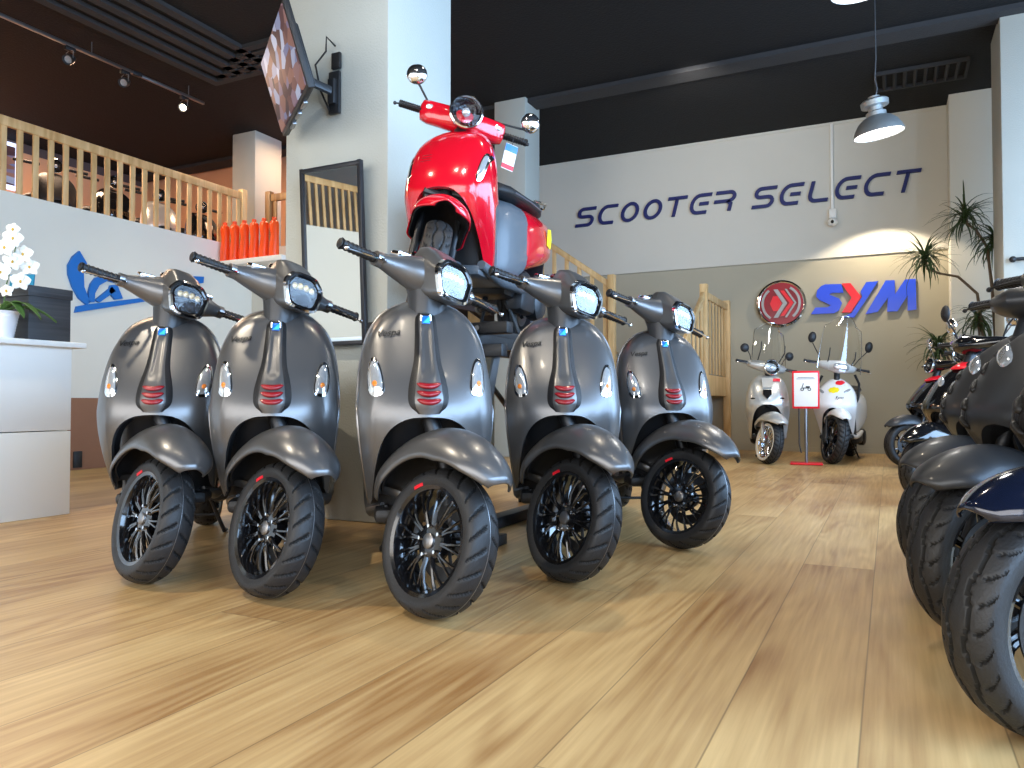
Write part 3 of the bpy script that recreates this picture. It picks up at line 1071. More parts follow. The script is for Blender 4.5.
def wheel(root, name, pos, r, w, kind, rim, mx, tread='herring', whitewall=False, tagpos=None, line=False, side=-1, seg=168):
    """tyre as the part, rim, disc, hub as its sub-parts; the open face looks to `side` (x)"""
    P = mx @ T(*pos)
    g, ri, gr = tyre_geo(r, w, tread, seg)
    ty = g.build(name, 'rubber', root, 50, mx=P, fix=False)
    ty.data.materials.append(M['groove'])
    for k in gr:
        ty.data.polygons[k].material_index = 1
    if line:
        G().lathe([(r - .0015, -.0012), (r + .0006, -.0008), (r + .0006, .0008), (r - .0015, .0012)], 96, MXW).build('centre_line', 'steel', ty, mx=P)
    if whitewall:
        for s in (1, -1):
            G().lathe([(ri + .006, s * w * .462), (ri + .014, s * w * .495), (ri + .032, s * w * .508), (ri + .036, s * w * .49)], 64, MXW).build('white_wall', 'white', ty, mx=P)
    # rim barrel
    e = w * .40
    g = G()
    g.lathe([(ri + .010, -e - .008), (ri + .012, -e), (ri - .004, -e + .012), (ri - .012, -.02), (ri - .012, .02), (ri - .004, e - .012), (ri + .012, e), (ri + .010, e + .008), (ri - .008, e + .002), (ri - .018, .015), (ri - .018, -.015), (ri - .008, -e - .002), (ri + .010, -e - .008)], 64, MXW)
    f = side
    n = 12
    if kind == 'spoke12':
        for k in range(n):
            a = 2 * PI * k / n
            for s in (-1, 1):
                a1 = a + s * .035
                a2 = a + s * .13
                pts = []
                for t in (0, .35, .7, 1):
                    rad = .050 + (ri - .012 - .050) * t
                    aa = a1 + (a2 - a1) * t ** 1.5
                    pts.append((f * (.030 - .010 * t + .01 * math.sin(PI * t)), rad * math.cos(aa), rad * math.sin(aa)))
                g.tube(pts, [.007, .0052, .005, .0075], 6)
        g.lathe([(0, -.03), (.055, -.03), (.064, .0), (.060, f * .03), (.035, f * .036), (0, f * .036)], 28, MXW)
    elif kind == 'spoke5':
        for k in range(5):
            a = 2 * PI * k / 5
            for s in (-1, 1):
                pts = [(f * .03, .03 * math.cos(a), .03 * math.sin(a)), (f * .034, ri * .55 * math.cos(a + s * .10), ri * .55 * math.sin(a + s * .10)), (f * .026, (ri - .014) * math.cos(a + s * .26), (ri - .014) * math.sin(a + s * .26))]
                g.tube(pts, [.012, .009, .010], 8)
        g.lathe([(0, -.03), (.045, -.03), (.05, 0), (.045, f * .03), (0, f * .04)], 24, MXW)
    else:                                   # multi spoke
        for k in range(16):
            a = 2 * PI * k / 16
            g.tube([(f * .02, .035 * math.cos(a), .035 * math.sin(a)), (f * .016, (ri - .012) * math.cos(a + .08), (ri - .012) * math.sin(a + .08))], .005, 6)
        g.lathe([(0, -.03), (.042, -.03), (.045, 0), (.04, f * .02), (0, f * .035)], 24, MXW)
    rm = g.build('rim', rim, ty, 40, mx=P)
    # hub cap and bolts
    G().lathe([(0, f * .046), (.018, f * .046), (.024, f * .042), (.026, f * .030), (0, f * .030)], 20, MXW).build('hub_cap', 'steel', ty, mx=P)
    for k in range(5 if kind == 'spoke12' else 0):
        a = 2 * PI * k / 5 + .3
        G().lathe([(0, f * .044), (.006, f * .043), (.0078, f * .030), (0, f * .03)], 8, MXW @ T(-.046 * math.cos(a), .046 * math.sin(a), 0)).build('wheel_bolt', 'chrome', ty, mx=P)
    # brake disc behind the spokes
    g = G()
    g.lathe([(.075, -f * .030), (.118, -f * .030), (.118, -f * .034), (.075, -f * .034), (.075, -f * .030)], 48, MXW)
    for k in range(5):
        a = 2 * PI * k / 5
        g.tube([(-f * .032, .03 * math.cos(a), .03 * math.sin(a)), (-f * .032, .078 * math.cos(a + .3), .078 * math.sin(a + .3))], .006, 5)
    g.build('brake_disc', 'disc', ty, mx=P)
    if tagpos is not None:
        a = R(tagpos)
        g = G()
        for q in range(3):
            aa = a + (q - 1) * .075
            g.box((0, 0, 0), (.003, .011, .015), .001, T(f * (w * .478), (ri + .010) * math.cos(aa), (ri + .010) * math.sin(aa)) @ RX(aa))
        g.build('rim_sticker', 'symred', ty, mx=P)
    return ty


VESPA = dict(
    ztop=[(0, 1.018), (.05, 1.015), (.10, 1.0), (.14, .974), (.17, .940), (.19, .904), (.205, .862), (.215, .81), (.222, .76), (.228, .66)],
    zbot=[(0, .612), (.06, .607), (.10, .590), (.13, .562), (.152, .520), (.166, .46), (.174, .39), (.179, .32), (.187, .31), (.196, .36), (.207, .44), (.217, .52), (.224, .59), (.228, .65)],
    yc=[(.28, -.40), (.35, -.46), (.45, -.53), (.55, -.575), (.62, -.582), (.68, -.565), (.75, -.533), (.85, -.475), (.94, -.418), (.97, -.398), (1.0, -.372), (1.02, -.355)],
    hw=.228, k=.35, ke=.065, kl=.17, dy=0)
ROUND = dict(
    ztop=[(0, .97), (.05, .966), (.10, .952), (.14, .925), (.17, .89), (.19, .85), (.205, .80), (.217, .74), (.224, .68), (.230, .60)],
    zbot=[(0, .635), (.05, .63), (.09, .61), (.12, .575), (.145, .52), (.160, .44), (.168, .34), (.172, .27), (.180, .26), (.197, .30), (.210, .38), (.222, .48), (.230, .58)],
    yc=[(.25, -.38), (.35, -.43), (.45, -.49), (.55, -.54), (.62, -.565), (.70, -.555), (.80, -.515), (.88, -.465), (.94, -.41), (.97, -.37)],
    hw=.230, k=1.2, ke=.06, dy=0)
SPORT = dict(
    ztop=[(0, .93), (.04, .92), (.08, .90), (.12, .87), (.15, .84), (.18, .80), (.20, .76), (.215, .70), (.225, .64)],
    zbot=[(0, .60), (.04, .59), (.08, .56), (.11, .52), (.13, .46), (.145, .38), (.155, .31), (.17, .32), (.19, .42), (.21, .53), (.225, .62)],
    yc=[(.28, -.38), (.35, -.42), (.45, -.50), (.55, -.60), (.62, -.64), (.70, -.60), (.80, -.52), (.88, -.44), (.93, -.39)],
    hw=.225, k=1.8, ke=.04, dy=0)


def shield_y(S, x, z):
    ax = min(abs(x), S['hw'] * .999)
    y = smooth_table(S['yc'], z) + S['k'] * ax * ax + S.get('kl', 0) * (math.sqrt(ax * ax + .0004) - .02) + S['ke'] * (ax / S['hw']) ** 6
    dt = smooth_table(S['ztop'], ax) - z
    if dt < .05:
        y += .045 * (1 - max(dt, 0) / .05) ** 2
    return y


def patch(S, cx, cz, outline, h, rot=0, n=6, off=0.0, y=None, mx=None):
    """domed shape following the shield: outline(a) -> radius vector (x, z)"""
    g = G()
    rings = []
    m = 28
    for i in range(n + 1):
        t = 1 - i / n * .999
        ring = []
        for k in range(m):
            a = 2 * PI * k / m
            x, z = outline(a)
            x, z = x * t, z * t
            x, z = x * math.cos(rot) - z * math.sin(rot), x * math.sin(rot) + z * math.cos(rot)
            X, Z = cx + x, cz + z
            yy = shield_y(S, X, Z) if y is None else y
            ring.append((X, yy - off - h * (1 - t ** 4), Z))
        rings.append(ring)
    base = []
    for k in range(m):
        X, Y, Z = rings[0][k]
        base.append((X, Y + .012, Z))
    g.loft([base] + rings)
    return g


def sup(a, w, h, p=.6):
    c, s = math.cos(a), math.sin(a)
    return (w * math.copysign(abs(c) ** p, c), h * math.copysign(abs(s) ** p, s))


def shield(root, S, m_out, m_in, name='front_shield', trim=None, inner_name='inner_shield', steer=None):
    N, Mv = 56, 22
    cols = []
    for i in range(N + 1):
        a = -PI / 2 + PI * i / N
        x = S['hw'] * math.sin(a) * .9995
        zt, zb = smooth_table(S['ztop'], abs(x)), smooth_table(S['zbot'], abs(x))
        if zt < zb:
            zt = zb = (zt + zb) / 2
        cols.append([(x, shield_y(S, x, zb + (zt - zb) * j / Mv), zb + (zt - zb) * j / Mv) for j in range(Mv + 1)])
    g = G()
    vs = [p for c in cols for p in c]
    fs = [(i * (Mv + 1) + j, (i + 1) * (Mv + 1) + j, (i + 1) * (Mv + 1) + j + 1, i * (Mv + 1) + j + 1) for i in range(N) for j in range(Mv)]
    # return edge
    o = len(vs)
    edge = [cols[i][Mv] for i in range(N + 1)] + [cols[i][0] for i in range(N, -1, -1)]
    vs += edge + [(p[0] * .985, p[1] + .03, p[2] + (-.004 if p[2] > .6 else 0)) for p in edge]
    ne = len(edge)
    fs += [(o + k, o + (k + 1) % ne, o + ne + (k + 1) % ne, o + ne + k) for k in range(ne)]
    g.add(vs, fs)
    sh = g.build(name, m_out, root, 40)
    # inner shield: dark panel behind
    g = G()
    vs, fs = [], []
    for i in range(N + 1):
        for j in range(Mv + 1):
            x, y, z = cols[i][j]
            vs.append((x * .97, smooth_table(S['yc'], z) + .115 + .9 * x * x - .06 * max(0, (z - .6)), z * 1.0 - .003 if z > .6 else z))
    fs = [(i * (Mv + 1) + j, (i + 1) * (Mv + 1) + j, (i + 1) * (Mv + 1) + j + 1, i * (Mv + 1) + j + 1) for i in range(N) for j in range(Mv)]
    o = len(vs)
    e2 = [vs[i * (Mv + 1) + Mv] for i in range(N + 1)] + [vs[i * (Mv + 1)] for i in range(N, -1, -1)]
    vs += [(p[0] * .985, p[1] + .03, p[2]) for p in edge]
    idx = [i * (Mv + 1) + Mv for i in range(N + 1)] + [i * (Mv + 1) for i in range(N, -1, -1)]
    fs += [(idx[k], idx[(k + 1) % ne], o + (k + 1) % ne, o + k) for k in range(ne)]
    g.add(vs, fs)
    g.build(inner_name, m_in, root, 40)
    G().grid(lambda u, v: ((u - .5) * 2 * (.188 - .05 * max(0, v - .6)), smooth_table([(0, -.345), (.5, -.40), (1, -.50)], v) + .10 * abs((u - .5) * 2) ** 4, .27 + .36 * v), 12, 10).build('wheel_well_panel', 'black', root, solid=.01)
    if trim:
        pts = [cols[i][0] for i in range(0, N // 2 - 12)][::-1] + [cols[i][Mv] for i in range(0, N + 1)] + [cols[i][0] for i in range(N, N // 2 + 12, -1)]
        pts = [(p[0] * 1.006, p[1] + .022, p[2] + .002) for p in pts]
        G().tube(pts, .0055, 6).build('edge_trim', trim, sh, 60)
    return sh


def body_rings(tab, n=28, p=.62):
    rings = []
    for y, hw, z0, z1 in tab:
        zc, hh = (z0 + z1) / 2, (z1 - z0) / 2
        rings.append([(hw * math.copysign(abs(math.cos(t)) ** p, math.cos(t)) * (1 - .12 * math.sin(t)), y + .02 * math.sin(t), zc + hh * math.copysign(abs(math.sin(t)) ** p, math.sin(t))) for t in [2 * PI * k / n for k in range(n)]])
    return rings


def fender(root, name, m, ax, mx, crown, half, a0, a1, skirt, beak=0.0, sub=30):
    """half shell around the wheel; angle 0 = forward, 90 = up"""
    def f(u, v):
        ang = R(a0 + (a1 - a0) * u)
        e = min(u / .16, (1 - u) / .2, 1)
        hw = half * (1 - (1 - e) ** 2 * .45)
        fr = max(0, 1 - u / .34)
        hw *= 1 - .34 * fr ** 2
        q = (v - .5) * 2
        aa = q * R(89)
        x = math.sin(aa) * hw
        sk = skirt * (1 - (1 - e) ** 2 * .30) * (1 - .55 * fr)
        rad = crown - sk * (1 - math.cos(aa)) + .005 * math.cos(aa * .9) ** 16
        if u < .5:
            rad += beak * (1 - u / .5) ** 2
        return (x, ax[1] - rad * math.cos(ang), ax[2] + rad * math.sin(ang))
    g = G().grid(f, sub, 20)
    return g.build(name, m, root, 45, solid=.006, mx=mx)


def lever(root, s, y0, z0, mx, m='chrome', x0=.19, x1=.36):
    pts = [(s * x0, y0 - .02, z0), (s * (x0 + .03), y0 - .05, z0 - .004), (s * (x0 + .09), y0 - .055, z0 - .01), (s * x1, y0 - .045, z0 - .014)]
    g = G().tube(pts, [.009, .008, .006, .006], 8, flat=.7)
    g.ball(pts[-1], .009, 8, 6)
    g.build('brake_lever', m, root, mx=mx)


def grip(root, s, y, z, mx, x0=.215, x1=.353, m='black', end='black'):
    g = G()
    prof = []
    n = 9
    for i in range(n):
        x = x0 + (x1 - x0) * i / (n - 1)
        prof += [(.0165, x - .004), (.0185, x - .002), (.0185, x + .002), (.0165, x + .004)]
    prof = [(0, x0 - .006)] + prof + [(.021, x1 + .005), (0, x1 + .005)]
    g.lathe(prof, 14, T(0, y, z) @ (MXW if s > 0 else RY(-PI / 2)))
    o = g.build('handle_grip', m, root, mx=mx)
    G().lathe([(0, 0), (.016, 0), (.0175, .003), (.0175, .007), (.012, .010), (0, .010)], 14, T(s * (x1 + .004), y, z) @ (MXW if s > 0 else RY(-PI / 2))).build('bar_end', end, o, mx=mx)
    return o


def hexa(w, h, n=36):
    """rounded hexagonal outline in (x, z)"""
    key = [(-.55, 1), (.55, 1), (1, .35), (.72, -1), (-.72, -1), (-1, .35)]
    pts = []
    for i in range(6):
        a, b, c = Vector(key[i - 1]), Vector(key[i]), Vector(key[(i + 1) % 6])
        p0, p2 = b + (a - b) * .28, b + (c - b) * .28
        for t in (0, .2, .4, .6, .8, 1):
            q = p0 * (1 - t) ** 2 + b * 2 * t * (1 - t) + p2 * t * t
            pts.append((q.x * w, q.y * h))
    return pts


def mirror_stalk(root, p0, p1, p2, c, r, mx, m='chrome', oval=1.0, face='mirror', back=None, ny=1, tilt=0):
    g = G().tube([p0, p1, p2], .0055, 8)
    st = g.build('mirror_stalk', m, root, mx=mx)
    mm = T(*c) @ RZ(tilt) @ RX(PI / 2 * -ny)
    G().lathe([(0, -.022), (r * .6, -.018), (r * .92, -.006), (r, .0), (r, .006), (r * .94, .006)], 28, mm @ Matrix.Diagonal((oval, 1, 1, 1))).build('mirror_housing', back or m, st, mx=mx)
    G().lathe([(0, .004), (r * .95, .004)], 28, mm @ Matrix.Diagonal((oval, 1, 1, 1))).build('mirror_glass', face, st, mx=mx)


def rear_end(root, c, seat_m='seat', tail='redlens', wheel_kw=None, r=.2295, plastic='black', tab=None, chrome_rack=False):
    tab = tab or [(-.03, .13, .32, .70), (.0, .15, .30, .735), (.12, .180, .28, .755), (.3, .205, .32, .765), (.5, .212, .40, .77), (.66, .195, .46, .775), (.8, .15, .52, .775), (.88, .10, .58, .765), (.91, .06, .62, .74)]
    G().loft(body_rings(tab)).build('rear_body', c, root, 45)
    st = [(-.06, .09, .735, .79), (-.03, .125, .735, .81), (.08, .145, .74, .822), (.3, .155, .75, .825), (.42, .150, .76, .835), (.6, .140, .765, .862), (.74, .105, .77, .855), (.80, .05, .775, .83)]
    s = G().loft(body_rings(st, 24, .7)).build('seat', seat_m, root, 50)
    G().tube([(x, y, z) for x, y, z in ((-.148, .1, .775), (-.158, .35, .785), (-.14, .62, .80), (-.08, .78, .81), (0, .81, .81), (.08, .78, .81), (.14, .62, .80), (.158, .35, .785), (.148, .1, .775))], .005, 6).build('seat_piping', 'greyp', s)
    # floorboard and tunnel
    g = G().box((0, -.21, .275), (.34, .44, .05), .018)
    g.box((0, -.2, .305), (.10, .42, .04), .015)
    fb = g.build('floorboard', plastic, root)
    g = G()
    for x in (-.13, -.10, .10, .13):
        g.box((x, -.2, .303), (.012, .36, .008), .003)
    g.build('foot_strips', 'rubber', fb)
    # side sills
    for sx in (-1, 1):
        G().tube([(sx * .140, -.33, .30), (sx * .172, -.24, .275), (sx * .178, -.02, .285), (sx * .19, .18, .32)], [.012, .028, .03, .02], 10).build('side_sill', c, root)
    # tail light
    G().ball((0, .895, .66), (.055, .03, .05), 16, 10).build('tail_light', tail, root)
    g = G().box((0, .93, .50), (.16, .012, .18), .004, rot=(R(-18), 0, 0))
    g.box((0, .86, .56), (.05, .14, .03), .006, rot=(R(30), 0, 0))
    g.build('plate_holder', 'black', root)
    # engine, shock, exhaust
    g = G().box((.10, .50, .25), (.12, .42, .17), .04)
    g.lathe([(0, -.04), (.09, -.04), (.1, -.02), (.1, .03), (.07, .05), (0, .05)], 24, T(.13, .62, .24) @ MXW)
    g.box((0, .25, .30), (.22, .24, .14), .03)
    g.build('engine', 'dsteel', root)
    G().tube([(-.11, .78, .30), (-.12, .72, .50)], .026, 10).build('rear_shock', 'steel', root)
    g = G().tube([(-.03, .2, .22), (-.09, .3, .17), (-.12, .42, .18)], .016, 8)
    g.tube([(-.13, .42, .19), (-.15, .48, .2), (-.16, .74, .25), (-.16, .80, .262)], [.03, .05, .052, .035], 14)
    g.build('exhaust', 'black', root)
    wk = dict(kind='spoke12', rim='gloss', tread='herring', side=-1, seg=120)
    wk.update(wheel_kw or {})
    wheel(root, 'rear_wheel', (0, .67, r), r, wk.pop('w', .118), wk.pop('kind'), wk.pop('rim'), Matrix(), **wk)
    # centre stand
    g = G()
    for sx in (-1, 1):
        g.tube([(sx * .06, .30, .22), (sx * .10, .34, .10), (sx * .13, .37, .012), (sx * .13, .43, .010)], .010, 8)
    g.tube([(-.1, .34, .1), (.1, .34, .1)], .008, 8)
    g.build('centre_stand', 'black', root)


def vespa():
    S = VESPA
    mx = steer_matrix(R(36.5))
    root = empty('motor_scooter')
    sh = shield(root, S, 'grey', 'black', trim='steel')
    # ridge with badge and slats
    hwt = [(.625, .030), (.64, .050), (.66, .060), (.70, .060), (.74, .053), (.80, .040), (.88, .034), (.93, .032), (.955, .028), (.97, .016)]
    hht = [(.625, .004), (.66, .020), (.72, .022), (.8, .018), (.9, .013), (.955, .010), (.97, .002)]

    def ridge(grow, off):
        def f(u, v):
            z = .622 + (.972 - .622) * v
            q = (u - .5) * 2
            x = q * (smooth_table(hwt, z) + grow)
            h = smooth_table(hht, z) * (1 - abs(q) ** 4)
            if .745 < z < .925 and off > 0:
                h -= .006 * math.exp(-(q / .42) ** 4) * min(1, (z - .745) / .02, (.925 - z) / .02)
            return (x, shield_y(S, x, z) - h - off, z)
        return G().grid(f, 24, 40)
    ridge(.0045, -.001 + .0016).build('ridge_gap', 'black', sh, 60)
    hc = ridge(0, .0022).build('horn_cover', 'grey', sh, 60)
    yr = lambda z: shield_y(S, 0, z)
    patch(S, 0, .942, lambda a: sup(a, .0185, .021, .35), .004, y=yr(.942) - .013).build('badge_frame', 'chrome', sh, mx=Matrix())
    bg = G().box((0, 0, 0), (.029, .004, .034), .003, T(0, yr(.942) - .020, .942) @ RX(R(-25)))
    bg.build('badge', 'badge', sh)
    G().prism([(-.011, -.014), (.012, -.014), (.012, .012)], .0025, T(0, yr(.942) - .0215, .942) @ RX(R(-25)) @ RX(PI / 2)).build('badge_corner', 'badge2', sh)
    for z in (.712, .686, .660):
        def slat(u, v, z=z):
            q = (u - .5) * 2
            x = q * .040
            zz = z + .008 * q * q + (v - .5) * .019 * (1 - q ** 6)
            d = .031 * 1 + .006 * math.sin(PI * v)
            return (x, yr(zz) - d + .012 * q * q, zz)
        G().grid(slat, 16, 6).build('slat', 'redp', sh, solid=.008)
    # turn signals
    for s in (-1, 1):
        def ol(a, s=s):
            c, n = math.cos(a), math.sin(a)
            w = .025 + .008 * (-n)
            return (w * math.copysign(abs(c) ** .75, c), .066 * math.copysign(abs(n) ** .8, n))
        fr = patch(S, s * .171, .745, ol, .006, rot=-s * .10, off=.003).build('turn_signal', 'chrome', sh)
        patch(S, s * .171, .745, lambda a: tuple(.82 * q for q in ol(a)), .007, rot=-s * .10, off=.0085).build('signal_lens', 'lens', sh)
        patch(S, s * .1725, .722, lambda a: (.008 * math.cos(a), .010 * math.sin(a)), .004, off=.016).build('signal_bulb', 'amber', sh)
    # script
    tg = text_geo('Vespa', .034, .0012, .35)
    for v in tg.v:
        xx, zz, dp = v.x - .128, v.y + .885 - .10 * v.x * -1, v.z
        v.x, v.y, v.z = xx, shield_y(S, xx, zz) - .004 - dp, zz
    tg.build('lettering', 'black', sh, 20)
    # wheel, fender, fork
    ax = (0, -.67, .2295)
    ty = wheel(root, 'front_wheel', ax, .2295, .120, 'spoke12', 'gloss', mx, line=True, tagpos=62, seg=264)
    fender(root, 'front_fender', 'grey', ax, mx, .355, .120, 42, 164, .112, beak=-.03)
    fender(root, 'fender_liner', 'black', ax, mx, .338, .104, 62, 158, .085, beak=-.012)
    g = G().tube([(.075, -.655, .23), (.085, -.60, .30), (.08, -.565, .42), (.045, -.53, .52), (0, -.50, .60), (0, -.46, .72)], [.026, .028, .026, .028, .03, .026], 12)
    g.lathe([(0, 0), (.034, 0), (.038, .012), (.03, .03), (0, .03)], 20, T(.045, -.67, .2295) @ MXW)
    g.build('fork_arm', 'dsteel', root, mx=mx)
    G().box((.062, -.59, .25), (.035, .06, .09), .012).build('brake_caliper', 'steel', root, mx=mx)
    # headset cowl
    zc = 1.088
    rings = []
    for x, hy, hz, y, z in ((-.215, .022, .022, -.29, 1.103), (-.19, .030, .028, -.292, 1.103), (-.15, .040, .040, -.30, 1.102), (-.11, .052, .052, -.315, 1.10), (-.07, .068, .064, -.33, 1.098), (-.03, .078, .072, -.335, 1.095), (.03, .078, .072, -.335, 1.095), (.07, .068, .064, -.33, 1.098), (.11, .052, .052, -.315, 1.10), (.15, .040, .040, -.30, 1.102), (.19, .030, .028, -.292, 1.103), (.215, .022, .022, -.29, 1.103)):
        rings.append([(x, y + hy * math.cos(t), z + hz * math.sin(t)) for t in [2 * PI * k / 20 for k in range(20)]])
    cw = G().loft(rings).build('handlebar_cowl', 'grey', root, 50, mx=mx)
    # housing to the headlight
    tl = R(12)

    def hring(y, w, h, z, dz=0):
        return [(p[0], y + (p[1]) * math.tan(tl), z + p[1] + (dz * max(0, p[1] / h) if h else 0)) for p in hexa(w, h)]
    hs = [hring(-.235, .030, .030, 1.130, .01), hring(-.255, .058, .052, 1.122, .02), hring(-.30, .078, .074, 1.110, .032), hring(-.35, .084, .080, 1.102, .030), hring(-.40, .086, .080, 1.094, .016), hring(-.440, .085, .074, 1.088, 0), hring(-.458, .083, .070, 1.086, 0)]
    G().loft(hs, cap=False).build('headlight_housing', 'grey', cw, 40, mx=mx)
    bz = [hring(-.452, .086, .073, 1.086), hring(-.468, .084, .071, 1.085), hring(-.472, .076, .063, 1.085), hring(-.462, .074, .061, 1.085)]
    G().loft(bz, cap=False).build('headlight_bezel', 'chrome', cw, 40, mx=mx)
    b2 = [hring(-.468, .0755, .0625, 1.085), hring(-.471, .073, .060, 1.085), hring(-.468, .066, .054, 1.085), hring(-.452, .063, .050, 1.085)]
    G().loft(b2, cap=False).build('headlight_surround', 'gloss', cw, 40, mx=mx)
    ln = [hring(-.463, .069, .056, 1.085), hring(-.470, .050, .040, 1.085), hring(-.473, .025, .02, 1.085), hring(-.474, .002, .002, 1.085)]
    G().loft(ln).build('headlight_lens', 'hlglass', cw, 60, mx=mx)
    rf = G().loft([hring(-.460, .068, .055, 1.085), hring(-.430, .058, .046, 1.085), hring(-.412, .03, .025, 1.085), hring(-.41, .003, .003, 1.085)])
    for x, z, w in ((-.024, .016, .022), (.024, .016, .022), (0, -.018, .026)):
        rf.ball((x, -.436, 1.085 + z), (w, .016, w * .72), 14, 8)
    rf.build('headlight_reflector', 'refl', cw, 40, mx=mx)
    g = G()
    for x, z in ((-.036, .012), (-.013, .016), (.012, .016), (.036, .012)):
        g.ball((x, -.452, 1.085 + z), (.0145, .010, .017), 10, 6)
    for x in (-.03, 0, .03):
        g.ball((x, -.452, 1.085 - .024), (.013, .008, .010), 10, 6)
    g.build('headlight_bulbs', 'bulbs', cw, mx=mx)
    # neck
    G().tube([(0, -.315, 1.09), (0, -.335, 1.04), (0, -.35, .95)], [.085, .075, .06], 20).build('steering_neck', 'grey_dk', root, mx=mx)
    # instrument pod and reservoirs, switches
    G().box((0, -.29, 1.165), (.12, .10, .035), .016, rot=(R(25), 0, 0)).build('instrument_pod', 'gloss', cw, mx=mx)
    for s in (-1, 1):
        G().box((s * .125, -.30, 1.148), (.062, .045, .022), .006, rot=(R(10), s * R(4), 0)).build('brake_reservoir', 'chrome', cw, mx=mx)
        G().tube([(s * .196, -.29, 1.103), (s * .222, -.29, 1.103)], .027, 14).build('switch_housing', 'steel', cw, mx=mx)
        grip(root, s, -.288, 1.103, mx)
        lever(root, s, -.29, 1.098, mx)
    rear_end(root, 'grey')
    return root


vs = vespa()
fitted = [(-1.676, 2.544, 37.1, 'matte grey scooter at the front centre of the five in a fan'),
          (-2.877, 2.448, 39.0, 'matte grey scooter nearest the counter, leftmost of the five in a fan'),
          (-2.316, 2.494, 38.5, 'matte grey scooter second from the left of the five in a fan'),
          (-1.364, 3.229, 25.7, 'matte grey scooter just right of the front centre one, below the red scooter tail'),
          (-1.197, 4.021, 30.8, 'matte grey scooter rightmost of the five in a fan, nearest the pine stairs')]
for i, (x, y, h, lb) in enumerate(fitted):
    o = vs if i == 0 else copy_tree(vs)
    o.location = (x, y, 0)
    o.rotation_euler = (0, 0, R(h))
    tag(o, lb, 'scooter', 'matte grey scooters in a fan')


# ------------------------------------------------------------------ classic round style (red one, silver one)
def classic(c, S=ROUND, steer=0, wkind='spoke5', rim='dsteel', tread='block', fork='twin', inner='greyp', c2=None, whitewall=False, windscreen=False, lead='chrome', mirrors='round', r=.2295, side=-1, cowl=None, hl_r=.075, silverbelly=False):
    root = empty('motor_scooter')
    mx = steer_matrix(R(steer))
    sh = shield(root, S, c, inner)
    ax = (0, -.67, r)
    wheel(root, 'front_wheel', ax, r, .118, wkind, rim, mx, tread=tread, whitewall=whitewall, side=side, seg=168)
    if fork == 'twin':
        for s in (-1, 1):
            g = G().tube([(s * .085, -.655, .235), (s * .085, -.595, .36)], .020, 12)
            g.tube([(s * .085, -.595, .36), (s * .085, -.50, .60)], .014, 12)
            g.lathe([(0, -.012), (.02, -.012), (.02, .012), (0, .012)], 12, T(s * .085, -.665, .23) @ MXW)
            g.build('fork_leg', 'dsteel', root, mx=mx)
        G().box((0, -.50, .60), (.21, .05, .03), .008, rot=(R(-20), 0, 0)).build('fork_yoke', 'dsteel', root, mx=mx)
    else:
        G().tube([(-.075, -.67, .235), (-.08, -.62, .34), (-.075, -.58, .46)], [.022, .02, .018], 12).build('fork_leg', 'silver', root, mx=mx)
        G().box((-.078, -.67, .24), (.03, .07, .05), .01).build('fork_foot', 'chrome', root, mx=mx)
    G().tube([(0, -.50, .60), (0, -.40, .85), (0, -.33, 1.0)], .032, 14).build('steering_column', 'dsteel', root, mx=mx)
    return root, sh, mx, ax


def round_light(root, mx, y, z, r, tilt=0, m='chrome', name='headlight'):
    B = T(0, y, z) @ RX(PI / 2 + R(tilt))
    h = G().lathe([(0, -.10), (r * .5, -.095), (r * .85, -.06), (r * .99, -.01), (r * 1.02, 0)], 32, B).build(name, m, root, mx=mx)
    G().lathe([(r * .98, -.012), (r * 1.06, .0), (r * 1.05, .012), (r * .97, .016), (r * .92, .008), (r * .95, -.004)], 36, B).build('headlight_ring', 'chrome', h, mx=mx)
    G().lathe([(0, -.045), (r * .4, -.04), (r * .75, -.02), (r * .95, .004)], 32, B).build('headlight_reflector', 'refl', h, mx=mx)
    G().lathe([(0, .024), (r * .5, .020), (r * .93, .006)], 32, B).build('headlight_glass', 'hlglass', h, mx=mx)
    g = G().ball((0, y - .0, z), (r * .28, .02, r * .28), 12, 8)
    g.build('headlight_bulb', 'lens', h, mx=mx)
    return h


# ---- red scooter on the display rack
RD = dict(ROUND)
root, sh, mx, ax = classic('red', S=RD, steer=31, rim='dsteel', tread='wave', r=.2295, inner='greyp')
red = root
red.location = (-1.95, 3.51, 1.012)
red.rotation_euler = (0, R(3), R(8))
tag(red, 'glossy red scooter raised on the dark display rack in front of the big column', 'scooter')
# fixed inner mudguard
fender(root, 'front_fender', 'red', (0, -.66, .24), mx, .335, .135, 62, 150, .12, beak=-.01)
fender(root, 'fender_liner', 'black', (0, -.66, .24), mx, .320, .125, 64, 148, .11)
